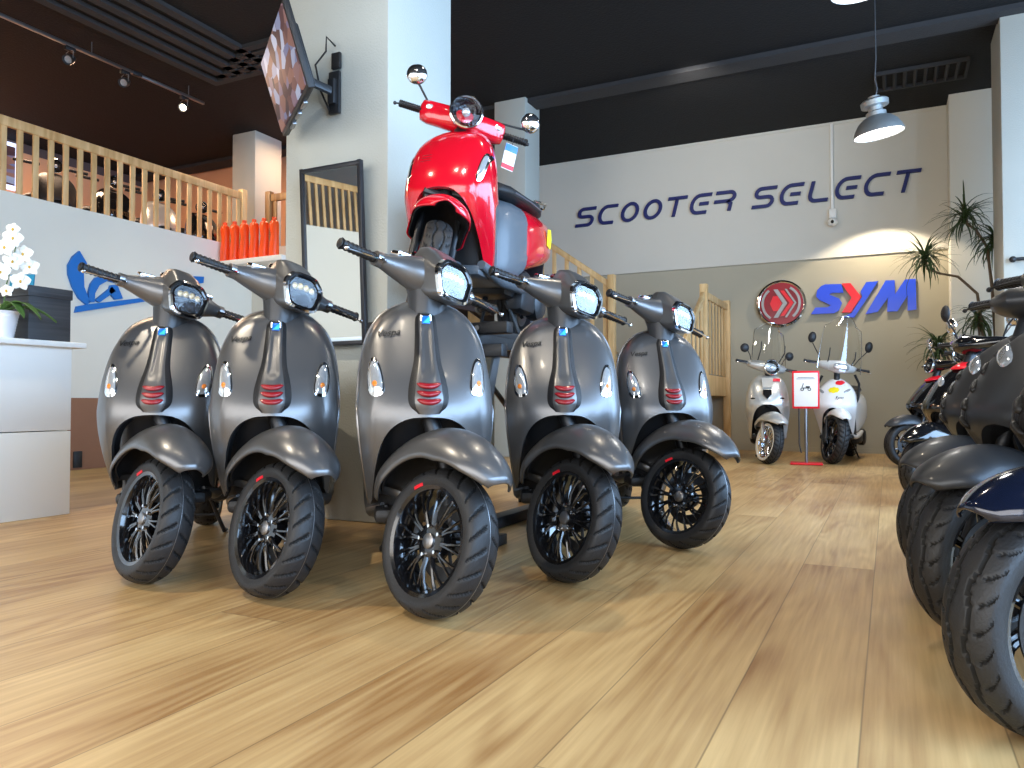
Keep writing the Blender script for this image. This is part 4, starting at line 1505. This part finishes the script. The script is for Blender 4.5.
# bar cowl
rings = []
for x, hy, hz, y, z in ((-.215, .020, .020, -.275, 1.03), (-.205, .036, .048, -.28, 1.025), (-.17, .042, .056, -.29, 1.02), (-.11, .05, .056, -.31, 1.015), (-.05, .06, .056, -.325, 1.01), (.05, .06, .056, -.325, 1.01), (.11, .05, .056, -.31, 1.015), (.17, .042, .056, -.29, 1.02), (.205, .036, .048, -.28, 1.025), (.215, .020, .020, -.275, 1.03)):
    rings.append([(x, y + hy * math.copysign(abs(math.cos(t)) ** .7, math.cos(t)), z + hz * math.copysign(abs(math.sin(t)) ** .7, math.sin(t))) for t in [2 * PI * k / 20 for k in range(20)]])
cw = G().loft(rings).build('handlebar_cowl', 'red', root, 50, mx=mx)
round_light(root, mx, -.415, 1.035, .078, tilt=-8, m='red')
for s in (-1, 1):
    patch(RD, 0, 0, lambda a: sup(a, .038, .014, .6), .006, y=0).build('bar_signal', 'lens', cw, mx=mx @ T(s * .150, -.330, 1.035) @ RX(R(10)))
    grip(root, s, -.275, 1.025, mx, x0=.22, x1=.305 if s < 0 else .325, end='black')
    lever(root, s, -.275, 1.02, mx, 'dsteel', .205, .335)
    mc = (-.27, -.262, 1.19) if s < 0 else (.33, -.262, 1.13)
    mirror_stalk(root, (s * .17, -.27, 1.06), (s * .19, -.27, 1.08), (mc[0] * .93, -.26, mc[2] - .04), mc, .050, mx, 'black', tilt=s * .1, back='chrome', face='chrome')
# chrome strip and lettering on the shield side
patch(RD, .185, .74, lambda a: sup(a, .016, .075, .7), .006, rot=-.12, off=.001).build('turn_signal', 'chrome', sh)
patch(RD, .185, .74, lambda a: sup(a, .011, .06, .7), .006, rot=-.12, off=.005).build('signal_lens', 'lens', sh)
patch(RD, -.185, .74, lambda a: sup(a, .016, .075, .7), .006, rot=.12, off=.001).build('turn_signal', 'chrome', sh)
for z in (.80, .785, .77):
    patch(RD, -.09, z, lambda a: sup(a, .03, .002, .7), .002, off=.001).build('vent_line', 'dkred', sh)
rear_end(root, 'red', wheel_kw=dict(kind='spoke5', rim='dsteel', tread='wave'), plastic='greyp', tab=[(.12, .14, .34, .70), (.2, .17, .34, .745), (.34, .195, .38, .76), (.5, .205, .42, .765), (.66, .195, .46, .77), (.8, .16, .50, .765), (.88, .12, .53, .745), (.93, .06, .58, .70)])
G().loft(body_rings([(-.08, .10, .30, .66), (-.05, .135, .29, .70), (.05, .165, .28, .735), (.16, .178, .29, .75), (.27, .18, .34, .755)], 28, .55)).build('leg_panel', 'greyp', root, 45)
G().tube([(.175, -.42, .30), (.195, -.2, .26), (.20, .1, .27), (.21, .4, .33), (.20, .62, .40)], [.022, .034, .038, .034, .02], 12).build('side_skirt', 'greyp', root)
G().tube([(-.175, -.42, .30), (-.195, -.2, .26), (-.20, .1, .27), (-.21, .4, .33), (-.20, .62, .40)], [.022, .034, .038, .034, .02], 12).build('side_skirt', 'greyp', root)
g = G().tube([(-.12, .55, .84), (-.12, .78, .88), (-.07, .90, .88), (.07, .90, .88), (.12, .78, .88), (.12, .55, .84)], .009, 8)
g.build('grab_rail', 'chrome', root)
tag(G().prism([(-.04, -.05), (.03, -.06), (.05, .0), (.02, .055), (-.035, .045)], .003, T(.203, .60, .63) @ RZ(PI / 2) @ RX(PI / 2)).build('yellow_sticker', 'yel', root), 'yellow sticker')
# hanging price tag on the left grip
pt = empty('price_tag', (0, 0, 0))
P = Matrix.Translation(red.location) @ red.rotation_euler.to_matrix().to_4x4() @ mx @ Vector((.26, -.335, 1.0))
pt.location = P
pt.rotation_euler = (0, R(14), R(52))
tag(pt, 'white price tag with blue and red bands hanging from the red scooter handlebar', 'price tag')
G().box((0, 0, -.09), (.065, .002, .13), .0).build('card', 'paper', pt)
G().box((0, -.002, -.045), (.065, .002, .035)).build('blue_band', 'badge', pt)
G().box((0, -.002, -.14), (.065, .002, .022)).build('red_band', 'symred', pt)
G().tube([(0, 0, .02), (0, 0, -.03)], .0015, 5).build('string', 'black', pt)

# ---- display rack
rk = empty('display_rack', (-1.85, 3.6, 0))
tag(rk, 'dark steel display rack carrying the red scooter behind the grey ones', 'rack')
G().box((-.02, -.04, .99), (.34, 1.72, .04), .006).build('deck', 'dsteel', rk)
for x in (-.17, .13):
    G().box((x, -.04, .95), (.04, 1.74, .06), .004).build('deck_beam', 'dsteel', rk)
for y, xs in ((-.46, (-.33, .15)), (.98, (-.3, .12))):
    G().box((-.02 + .0, y, .90), (.56, .06, .06), .004).build('cross_beam', 'dsteel', rk)
for (x0, y0, x1, y1) in ((.20, -.42, .07, -.50), (.17, .98, .1, .98), (-.3, .98, -.2, .98), (-.02, -.40, .07, -.46)):
    G().tube([(x0, y0, .90), (x1, y1, 0.02)], .022, 4, up=(1, 0, 0)).build('upright', 'steel' if y0 < 0 else 'dsteel', rk)
G().box((-.02, .24, .03), (.09, 1.55, .06), .006).build('base_beam', 'dsteel', rk)
G().box((.08, -.46, .025), (.34, .10, .05), .006).build('base_foot', 'dsteel', rk)
G().box((-.05, .98, .025), (.6, .08, .05), .006).build('base_foot', 'dsteel', rk)
G().box((.12, -.47, .52), (.10, .06, .03), .004).build('brace', 'dsteel', rk)
G().tube([(-.02, .98, .1), (.05, -.38, .86)], .014, 8).build('diagonal_brace', 'steel', rk)
G().box((.20, -.50, 1.0), (.22, .07, .055), .008).build('clamp_block', 'black', rk)
G().lathe([(0, 0), (.012, 0), (.012, .01), (0, .01)], 8, T(.16, -.536, 1.0) @ RX(PI / 2)).build('clamp_bolt', 'steel', rk)

# ---- silver scooter by the back wall
root, sh, mx, ax = classic('silver', steer=28, wkind='multi', rim='chrome', tread='block', fork='single', whitewall=True, inner='black')
sil = root
tag(sil, 'silver and black scooter with white wall tyres standing beside the stairs', 'scooter')
fender(root, 'front_fender', 'silver', (0, -.66, .24), mx, .32, .125, 42, 155, .12)
G().prism([(-.045, .055), (.045, .055), (.045, .0), (0, -.055), (-.045, .0)], .012, T(0, shield_y(ROUND, 0, .74) - .004, .74) @ RX(PI / 2 - R(22))).build('front_badge', 'gloss', sh)
G().prism([(-.06, .09), (.06, .09), (.05, -.03), (-.05, -.03)], .006, T(0, shield_y(ROUND, 0, .84) - .012, .84) @ RX(PI / 2 - R(30))).build('front_panel', 'silver', sh)
for s in (-1, 1):
    patch(ROUND, s * .15, .70, lambda a: sup(a, .024, .009, .7), .004, off=.001).build('turn_signal', 'gloss', sh)
rings = []
for x, hy, hz, y, z in ((-.23, .018, .018, -.28, 1.06), (-.21, .035, .038, -.285, 1.055), (-.12, .055, .055, -.31, 1.05), (-.05, .07, .06, -.33, 1.045), (.05, .07, .06, -.33, 1.045), (.12, .055, .055, -.31, 1.05), (.21, .035, .038, -.285, 1.055), (.23, .018, .018, -.28, 1.06)):
    rings.append([(x, y + hy * math.cos(t), z + hz * math.sin(t)) for t in [2 * PI * k / 20 for k in range(20)]])
cw = G().loft(rings).build('handlebar_cowl', 'silver', root, 50, mx=mx)
round_light(root, mx, -.41, 1.045, .085, tilt=-8, m='silver')
for s in (-1, 1):
    grip(root, s, -.28, 1.06, mx, x0=.235, x1=.35)
    lever(root, s, -.28, 1.055, mx)
    mirror_stalk(root, (s * .18, -.26, 1.09), (s * .20, -.25, 1.15), (s * .25, -.24, 1.22), (s * .27, -.24, 1.22), .05, mx, 'black', tilt=s * .1, back='black')


def screen(root, mx, w, h, z0, y0, lean, curve, top=.8, name='windscreen'):
    def f(u, v):
        q = (u - .5) * 2
        ww = w * (1 - (1 - top) * v ** 2) * (1 - .25 * max(0, v - .85) / .15)
        x = q * ww
        z = z0 + v * h - .03 * h * q * q * v - (.12 * h * (abs(q) ** 3) if v > .8 else 0) * (v - .8) / .2
        return (x, y0 + lean * v + curve * q * q, z)
    o = G().grid(f, 20, 20).build(name, 'glass', root, 70, mx=mx)
    pts = [f(0, j / 20) for j in range(21)] + [f(i / 20, 1) for i in range(1, 21)] + [f(1, 1 - j / 20) for j in range(1, 21)]
    G().tube(pts, .0035, 5).build('windscreen_edge', 'chrome', o, mx=mx)
    for s in (-1, 1):
        G().tube([(s * .12, y0 + .14, z0 + .02), (s * .14, y0 + .06, z0 + .16), (s * .14, y0 + .03 + lean * .3, z0 + .24)], .006, 6).build('windscreen_strut', 'black', o, mx=mx)
    return o


screen(root, mx, .20, .48, 1.07, -.43, .17, .10)
G().box((.09, shield_y(ROUND, .09, .90) - .01, .90), (.09, .006, .035), .002, rot=(R(-25), 0, R(20))).build('red_sticker', 'symred', sh)
rear_end(root, 'silver', wheel_kw=dict(kind='multi', rim='chrome', tread='block', whitewall=True))
sil.location = (-1.256, 9.17, 0)
sil.rotation_euler = (0, 0, R(8))

# ---- white scooter with the tall windscreen
root, sh, mx, ax = classic('white', S=SPORT, steer=30, wkind='spoke5', rim='gloss', tread='block', fork='twin', r=.268, inner='black')
wh = root
tag(wh, 'white scooter with tall windscreen and black wheels below the raised blue letters', 'scooter')
fender(root, 'front_fender', 'white', (0, -.66, .275), mx, .325, .095, 45, 150, .09)
rings = []
for x, hy, hz, y, z in ((-.22, .018, .018, -.28, 1.06), (-.18, .04, .04, -.30, 1.05), (-.08, .08, .06, -.34, 1.05), (0, .10, .075, -.36, 1.05), (.08, .08, .06, -.34, 1.05), (.18, .04, .04, -.30, 1.05), (.22, .018, .018, -.28, 1.06)):
    rings.append([(x, y + hy * math.cos(t), z + hz * math.sin(t)) for t in [2 * PI * k / 20 for k in range(20)]])
cw = G().loft(rings).build('handlebar_cowl', 'white', root, 50, mx=mx)
patch(SPORT, 0, 0, lambda a: sup(a, .085, .04, .7), .02, y=0).build('headlight', 'lens', cw, mx=mx @ T(0, -.44, 1.05) @ RX(R(-10)))
for s in (-1, 1):
    patch(SPORT, s * .13, .78, lambda a: sup(a, .035, .014, .8), .008, rot=s * .6, off=.001).build('turn_signal', 'lens', sh)
    grip(root, s, -.28, 1.06, mx, x0=.225, x1=.35)
    lever(root, s, -.28, 1.055, mx)
    mirror_stalk(root, (s * .18, -.27, 1.08), (s * .22, -.27, 1.16), (s * .30, -.26, 1.27), (s * .315, -.26, 1.33), .062, mx, 'black', oval=.7, tilt=s * .1, back='black')
screen(root, mx, .235, .62, 1.0, -.46, .16, .08, top=.78)
for s in (-1, 1):
    G().tube([(s * .16, -.36, .55), (s * .21, -.28, .7), (s * .215, -.22, .86), (s * .17, -.2, .96)], .014, 8).build('side_bar', 'black', root)
def blob(a, w=.055, h=.032, q=8, e=.12):
    k = 1 + e * math.cos(q * a)
    return (w * k * math.cos(a), h * k * math.sin(a))
patch(SPORT, .0, .79, lambda a: blob(a), .003, off=.004).build('yellow_sticker', 'yel', sh)
patch(SPORT, .05, .87, lambda a: blob(a, .045, .026, 5, .05), .003, off=.004).build('red_sticker', 'symred', sh)
tg = text_geo('Sym', .05, .001, .3)
for v in tg.v:
    xx, zz, dp = v.x + .06, v.y + .69, v.z
    v.x, v.y, v.z = xx, shield_y(SPORT, xx, zz) - .003 - dp, zz
tg.build('lettering', 'gloss', sh, 20)
rear_end(root, 'white', wheel_kw=dict(kind='spoke5', rim='gloss', tread='block'), r=.2295)
wh.location = (-.49, 9.50, 0)
wh.rotation_euler = (0, 0, R(-5))
# price card stand
sg = empty('price_sign_stand', (-.79, 8.62, -.0), (0, 0, R(6)))
tag(sg, 'red framed price card on a stand in front of the white scooter', 'sign')
G().box((0, 0, .79), (.27, .014, .40), .004).build('card_frame', 'symred', sg)
G().box((0, -.009, .79), (.235, .006, .355), .001).build('price_card', 'paper', sg)
g = G()
for zz, ww in ((.92, .16), (.905, .18)):
    g.box((0, -.013, zz), (ww, .002, .006))
g.build('card_heading', 'greyp', sg)
g = G()
for x in (-.035, .035):
    g.lathe([(.010, 0), (.018, 0), (.018, .002), (.010, .002)], 14, T(x, -.013, .795) @ RX(PI / 2))
g.box((0, -.0135, .808), (.07, .002, .010))
g.box((-.03, -.0135, .835), (.008, .002, .045), rot=(0, .3, 0))
g.box((.02, -.0135, .82), (.04, .002, .016))
g.build('scooter_symbol', 'anti', sg)
G().tube([(0, .01, .62), (0, .01, .02)], .016, 10).build('pole', 'steel', sg)
G().box((0, .0, .012), (.32, .24, .018), .006).build('base', 'symred', sg)
G().tube([(-.07, .012, .62), (-.07, .012, .22), (-.05, .012, .12)], .007, 6).build('hook', 'black', sg)


# ---- dark scooters in the right-hand row
def row_scooter(c, c_f, label, x, y, h, steer=0, style=SPORT, r=.2295, tread='wave', w=.125, mirrors=None, fend=(.30, .10, 40, 150, .10, .0), light_kind='slit', vents=True, extras=None, name='motor_scooter', seg=240, contact=True):
    root = empty(name)
    mx = steer_matrix(R(steer))
    sh = shield(root, style, c, 'black')
    ax = (0, -.67, r)
    wheel(root, 'front_wheel', ax, r, w, 'spoke5', 'gloss', mx, tread=tread, side=-1, seg=seg)
    cr, hf, a0, a1, sk, bk = fend
    fender(root, 'front_fender', c_f, ax, mx, cr, hf, a0, a1, sk, beak=bk)
    for s in (-1, 1):
        g = G().tube([(s * .085, -.655, .235), (s * .085, -.56, .46), (s * .07, -.50, .60)], [.020, .018, .018], 12)
        g.build('fork_leg', 'dsteel', root, mx=mx)
    G().tube([(0, -.50, .60), (0, -.40, .85), (0, -.33, 1.0)], .032, 14).build('steering_column', 'dsteel', root, mx=mx)
    rings = []
    for xx, hy, hz, yy, zz in ((-.22, .018, .018, -.28, 1.05), (-.18, .035, .035, -.30, 1.04), (-.10, .07, .05, -.33, 1.03), (0, .10, .07, -.35, 1.03), (.10, .07, .05, -.33, 1.03), (.18, .035, .035, -.30, 1.04), (.22, .018, .018, -.28, 1.05)):
        rings.append([(xx, yy + hy * math.cos(t), zz + hz * math.sin(t)) for t in [2 * PI * k / 20 for k in range(20)]])
    cw = G().loft(rings).build('handlebar_cowl', c, root, 50, mx=mx)
    if light_kind == 'round':
        round_light(root, mx, -.43, 1.03, .075, tilt=-8, m='black')
    else:
        for s in (-1, 1):
            patch(style, s * .085, .80, lambda a: sup(a, .060, .022, .8), .010, rot=s * .55, off=.001).build('headlight', 'lens', sh)
    if vents:
        for s in (-1, 1):
            for k in range(5):
                z = .60 + k * .055
                patch(style, s * (.135 + k * .006), z, lambda a: sup(a, .026, .012, .6), .014, rot=s * .7, off=.001).build('vent_rib', 'black', sh)
    for s in (-1, 1):
        grip(root, s, -.28, 1.05, mx, x0=.205, x1=.31)
        lever(root, s, -.28, 1.045, mx, 'dsteel', .19, .31)
        if mirrors:
            mirror_stalk(root, (s * .17, -.27, 1.07), (s * .20, -.27, 1.14), (s * .27, -.26, 1.22), (s * .285, -.26, 1.27), .058, mx, 'chrome' if mirrors == 'chrome' else 'black', oval=.65 if mirrors != 'chrome' else 1, tilt=s * .1, back='black' if mirrors != 'chrome' else 'chrome')
    if extras:
        extras(root, sh, mx)
    rear_end(root, c, wheel_kw=dict(kind='spoke5', rim='gloss', tread='wave', seg=96))
    hh = R(h)
    # x, y is where the front tyre meets the floor
    root.location = (x - math.sin(hh) * .67, y + math.cos(hh) * .67, 0)
    root.rotation_euler = (0, 0, hh)
    tag(root, label, 'scooter', 'dark scooters parked in the right-hand row')
    return root


def red_patch(root, sh, mx):
    patch(SPORT, .0, .90, lambda a: blob(a, .10, .03, 3, .02), .012, off=.02).build('red_sticker', 'symred', sh)


row_scooter('black', 'bluebk', 'black scooter with a glossy midnight blue front fender, nearest at the right edge', .285, 1.83, -50, steer=0, mirrors=None, fend=(.305, .105, 48, 155, .10, .0), seg=300)
row_scooter('grey_dk', 'grey_dk', 'matte graphite scooter second in the right-hand row with ribbed black vents', .235, 2.49, -50, steer=0, mirrors=None, fend=(.31, .12, 44, 150, .10, .0))
row_scooter('grey_dk', 'grey_dk', 'matte graphite scooter third in the right-hand row, mostly behind the second', .215, 3.13, -50, steer=0, mirrors=None, fend=(.31, .12, 44, 150, .10, .0))
row_scooter('gloss', 'gloss', 'glossy black scooter with a red sticker on its front, fourth in the right-hand row', .24, 5.55, -48, steer=0, mirrors='leaf', light_kind='slit', vents=False, extras=red_patch, seg=120)
row_scooter('grey_dk', 'gloss', 'black scooter with chrome round mirrors, fifth in the right-hand row', .32, 6.55, -50, mirrors='chrome', light_kind='round', vents=False, seg=96)
row_scooter('gloss', 'grey_dk', 'farthest dark scooter of the right-hand row beside the potted plant', .16, 8.7, -62, mirrors='chrome', light_kind='round', vents=False, extras=red_patch, seg=96)


# ---- scooters up on the mezzanine, seen between the balusters
def mezz_scooter(c, x, y, h, label):
    root = empty('parked_scooter')
    S = ROUND
    shield(root, S, c, 'black')
    wheel(root, 'front_wheel', (0, -.67, .2295), .2295, .115, 'spoke5', 'gloss', Matrix(), tread='block', seg=60)
    fender(root, 'front_fender', c, (0, -.67, .2295), Matrix(), .30, .10, 15, 150, .1, sub=14)
    round_light(root, Matrix(), -.41, 1.03, .075, m='black')
    for s in (-1, 1):
        grip(root, s, -.28, 1.05, Matrix(), x0=.12, x1=.35)
    rear_end(root, c, wheel_kw=dict(kind='spoke5', rim='gloss', tread='block', seg=60))
    root.location = (x, y, MF)
    root.rotation_euler = (0, 0, R(h))
    tag(root, label, 'scooter', 'scooters on the mezzanine')
    return root


m1 = mezz_scooter('black', -8.35, 5.2, 75, 'black scooter on the mezzanine behind the left stretch of railing')
for c, x, y, h, lb in (('gloss', -8.35, 5.85, 80, 'black scooter on the mezzanine behind the middle of the railing'),
                       ('silver', -8.35, 6.5, 75, 'silver scooter on the mezzanine behind the railing near its corner'),
                       ('gloss', -8.35, 7.1, 80, 'black scooter on the mezzanine nearest the railing corner post')):
    o = copy_tree(m1)
    o.location = (x, y, MF)
    o.rotation_euler = (0, 0, R(h))
    tag(o, lb)
    if c != 'black':
        for ch in o.children:
            if ch.name.split('.')[0] in ('front_shield', 'rear_body', 'front_fender'):
                ch.data = ch.data.copy()
                ch.data.materials[0] = M[c]

# ================================================================== TALL PLANT
pl = empty('potted_dracaena', (1.0, 9.75, 0))
tag(pl, 'tall leggy dragon plant with drooping tufts of narrow leaves beside the pier', 'plant')
G().lathe([(0, 0), (.15, 0), (.19, .34), (.175, .35), (.16, .30), (0, .30)], 24).build('pot', 'dsteel', pl)
stems = [[(0, 0, .28), (-.02, 0, .9), (-.08, 0, 1.5), (-.12, 0, 1.85), (-.30, 0, 2.05), (-.48, 0, 2.10), (-.60, .02, 2.16), (-.62, .02, 2.36)],
         [(.03, 0, .28), (.06, 0, 1.0), (.02, 0, 1.9), (-.02, 0, 2.35), (-.12, 0, 2.55), (-.20, 0, 2.62), (-.23, 0, 2.80)],
         [(.05, .02, .28), (.10, .02, 1.2), (.07, 0, 2.0), (.04, 0, 2.5)],
         [(-.03, .03, .28), (-.15, .03, .7), (-.36, .0, 1.05), (-.50, 0, 1.35)],
         [(-.02, .0, .28), (-.06, .03, .9), (-.10, .0, 1.3), (-.12, 0, 1.65)]]
for s in stems:
    n = len(s)
    st = G().tube(s, [.020 - .010 * i / (n - 1) for i in range(n)], 8).build('stem', 'bark', pl)
    tip = Vector(s[-1])
    g = G()
    for k in range(80):
        a = rnd.uniform(0, 2 * PI)
        el = rnd.uniform(-.3, 1.35)
        L = rnd.uniform(.24, .46)
        dr = rnd.uniform(.5, 1.5)
        base = tip + Vector((0, 0, -rnd.uniform(0, .16)))
        hd = Vector((math.cos(a), math.sin(a), 0))
        sd = Vector((-math.sin(a), math.cos(a), 0))
        prev = base
        v, f = [], []
        for i in range(7):
            t = i / 6
            e = el - dr * t * 1.3
            if i:
                prev = prev + (hd * math.cos(e) + Vector((0, 0, 1)) * math.sin(e)) * L / 6
            w = .0125 * (1 - t) ** .6 + .0006
            v += [prev - sd * w, prev + sd * w]
            if i:
                j = 2 * i
                f.append((j - 2, j - 1, j + 1, j))
        g.add(v, f)
    g.build('leaf_tuft', 'frond', st, 80, solid=.001)

# wall hooks on the pillar, black rods
for z, lb in ((1.98, 'black rod on the pale right pillar, the upper of two'), (1.66, 'black rod on the pale right pillar, the lower of two')):
    o = empty('wall_rod', (1.16, 8.385, z))
    tag(o, lb, 'rod', 'rods on the right pillar')
    G().tube([(-.12, -.03, 0), (.35, -.03, 0)], .016, 10).build('rod', 'black', o)
    G().ball((-.12, -.03, 0), .03, 12, 8).build('end_knob', 'black', o)
    G().tube([(.1, -.03, 0), (.1, .015, 0)], .012, 8).build('bracket', 'black', o)
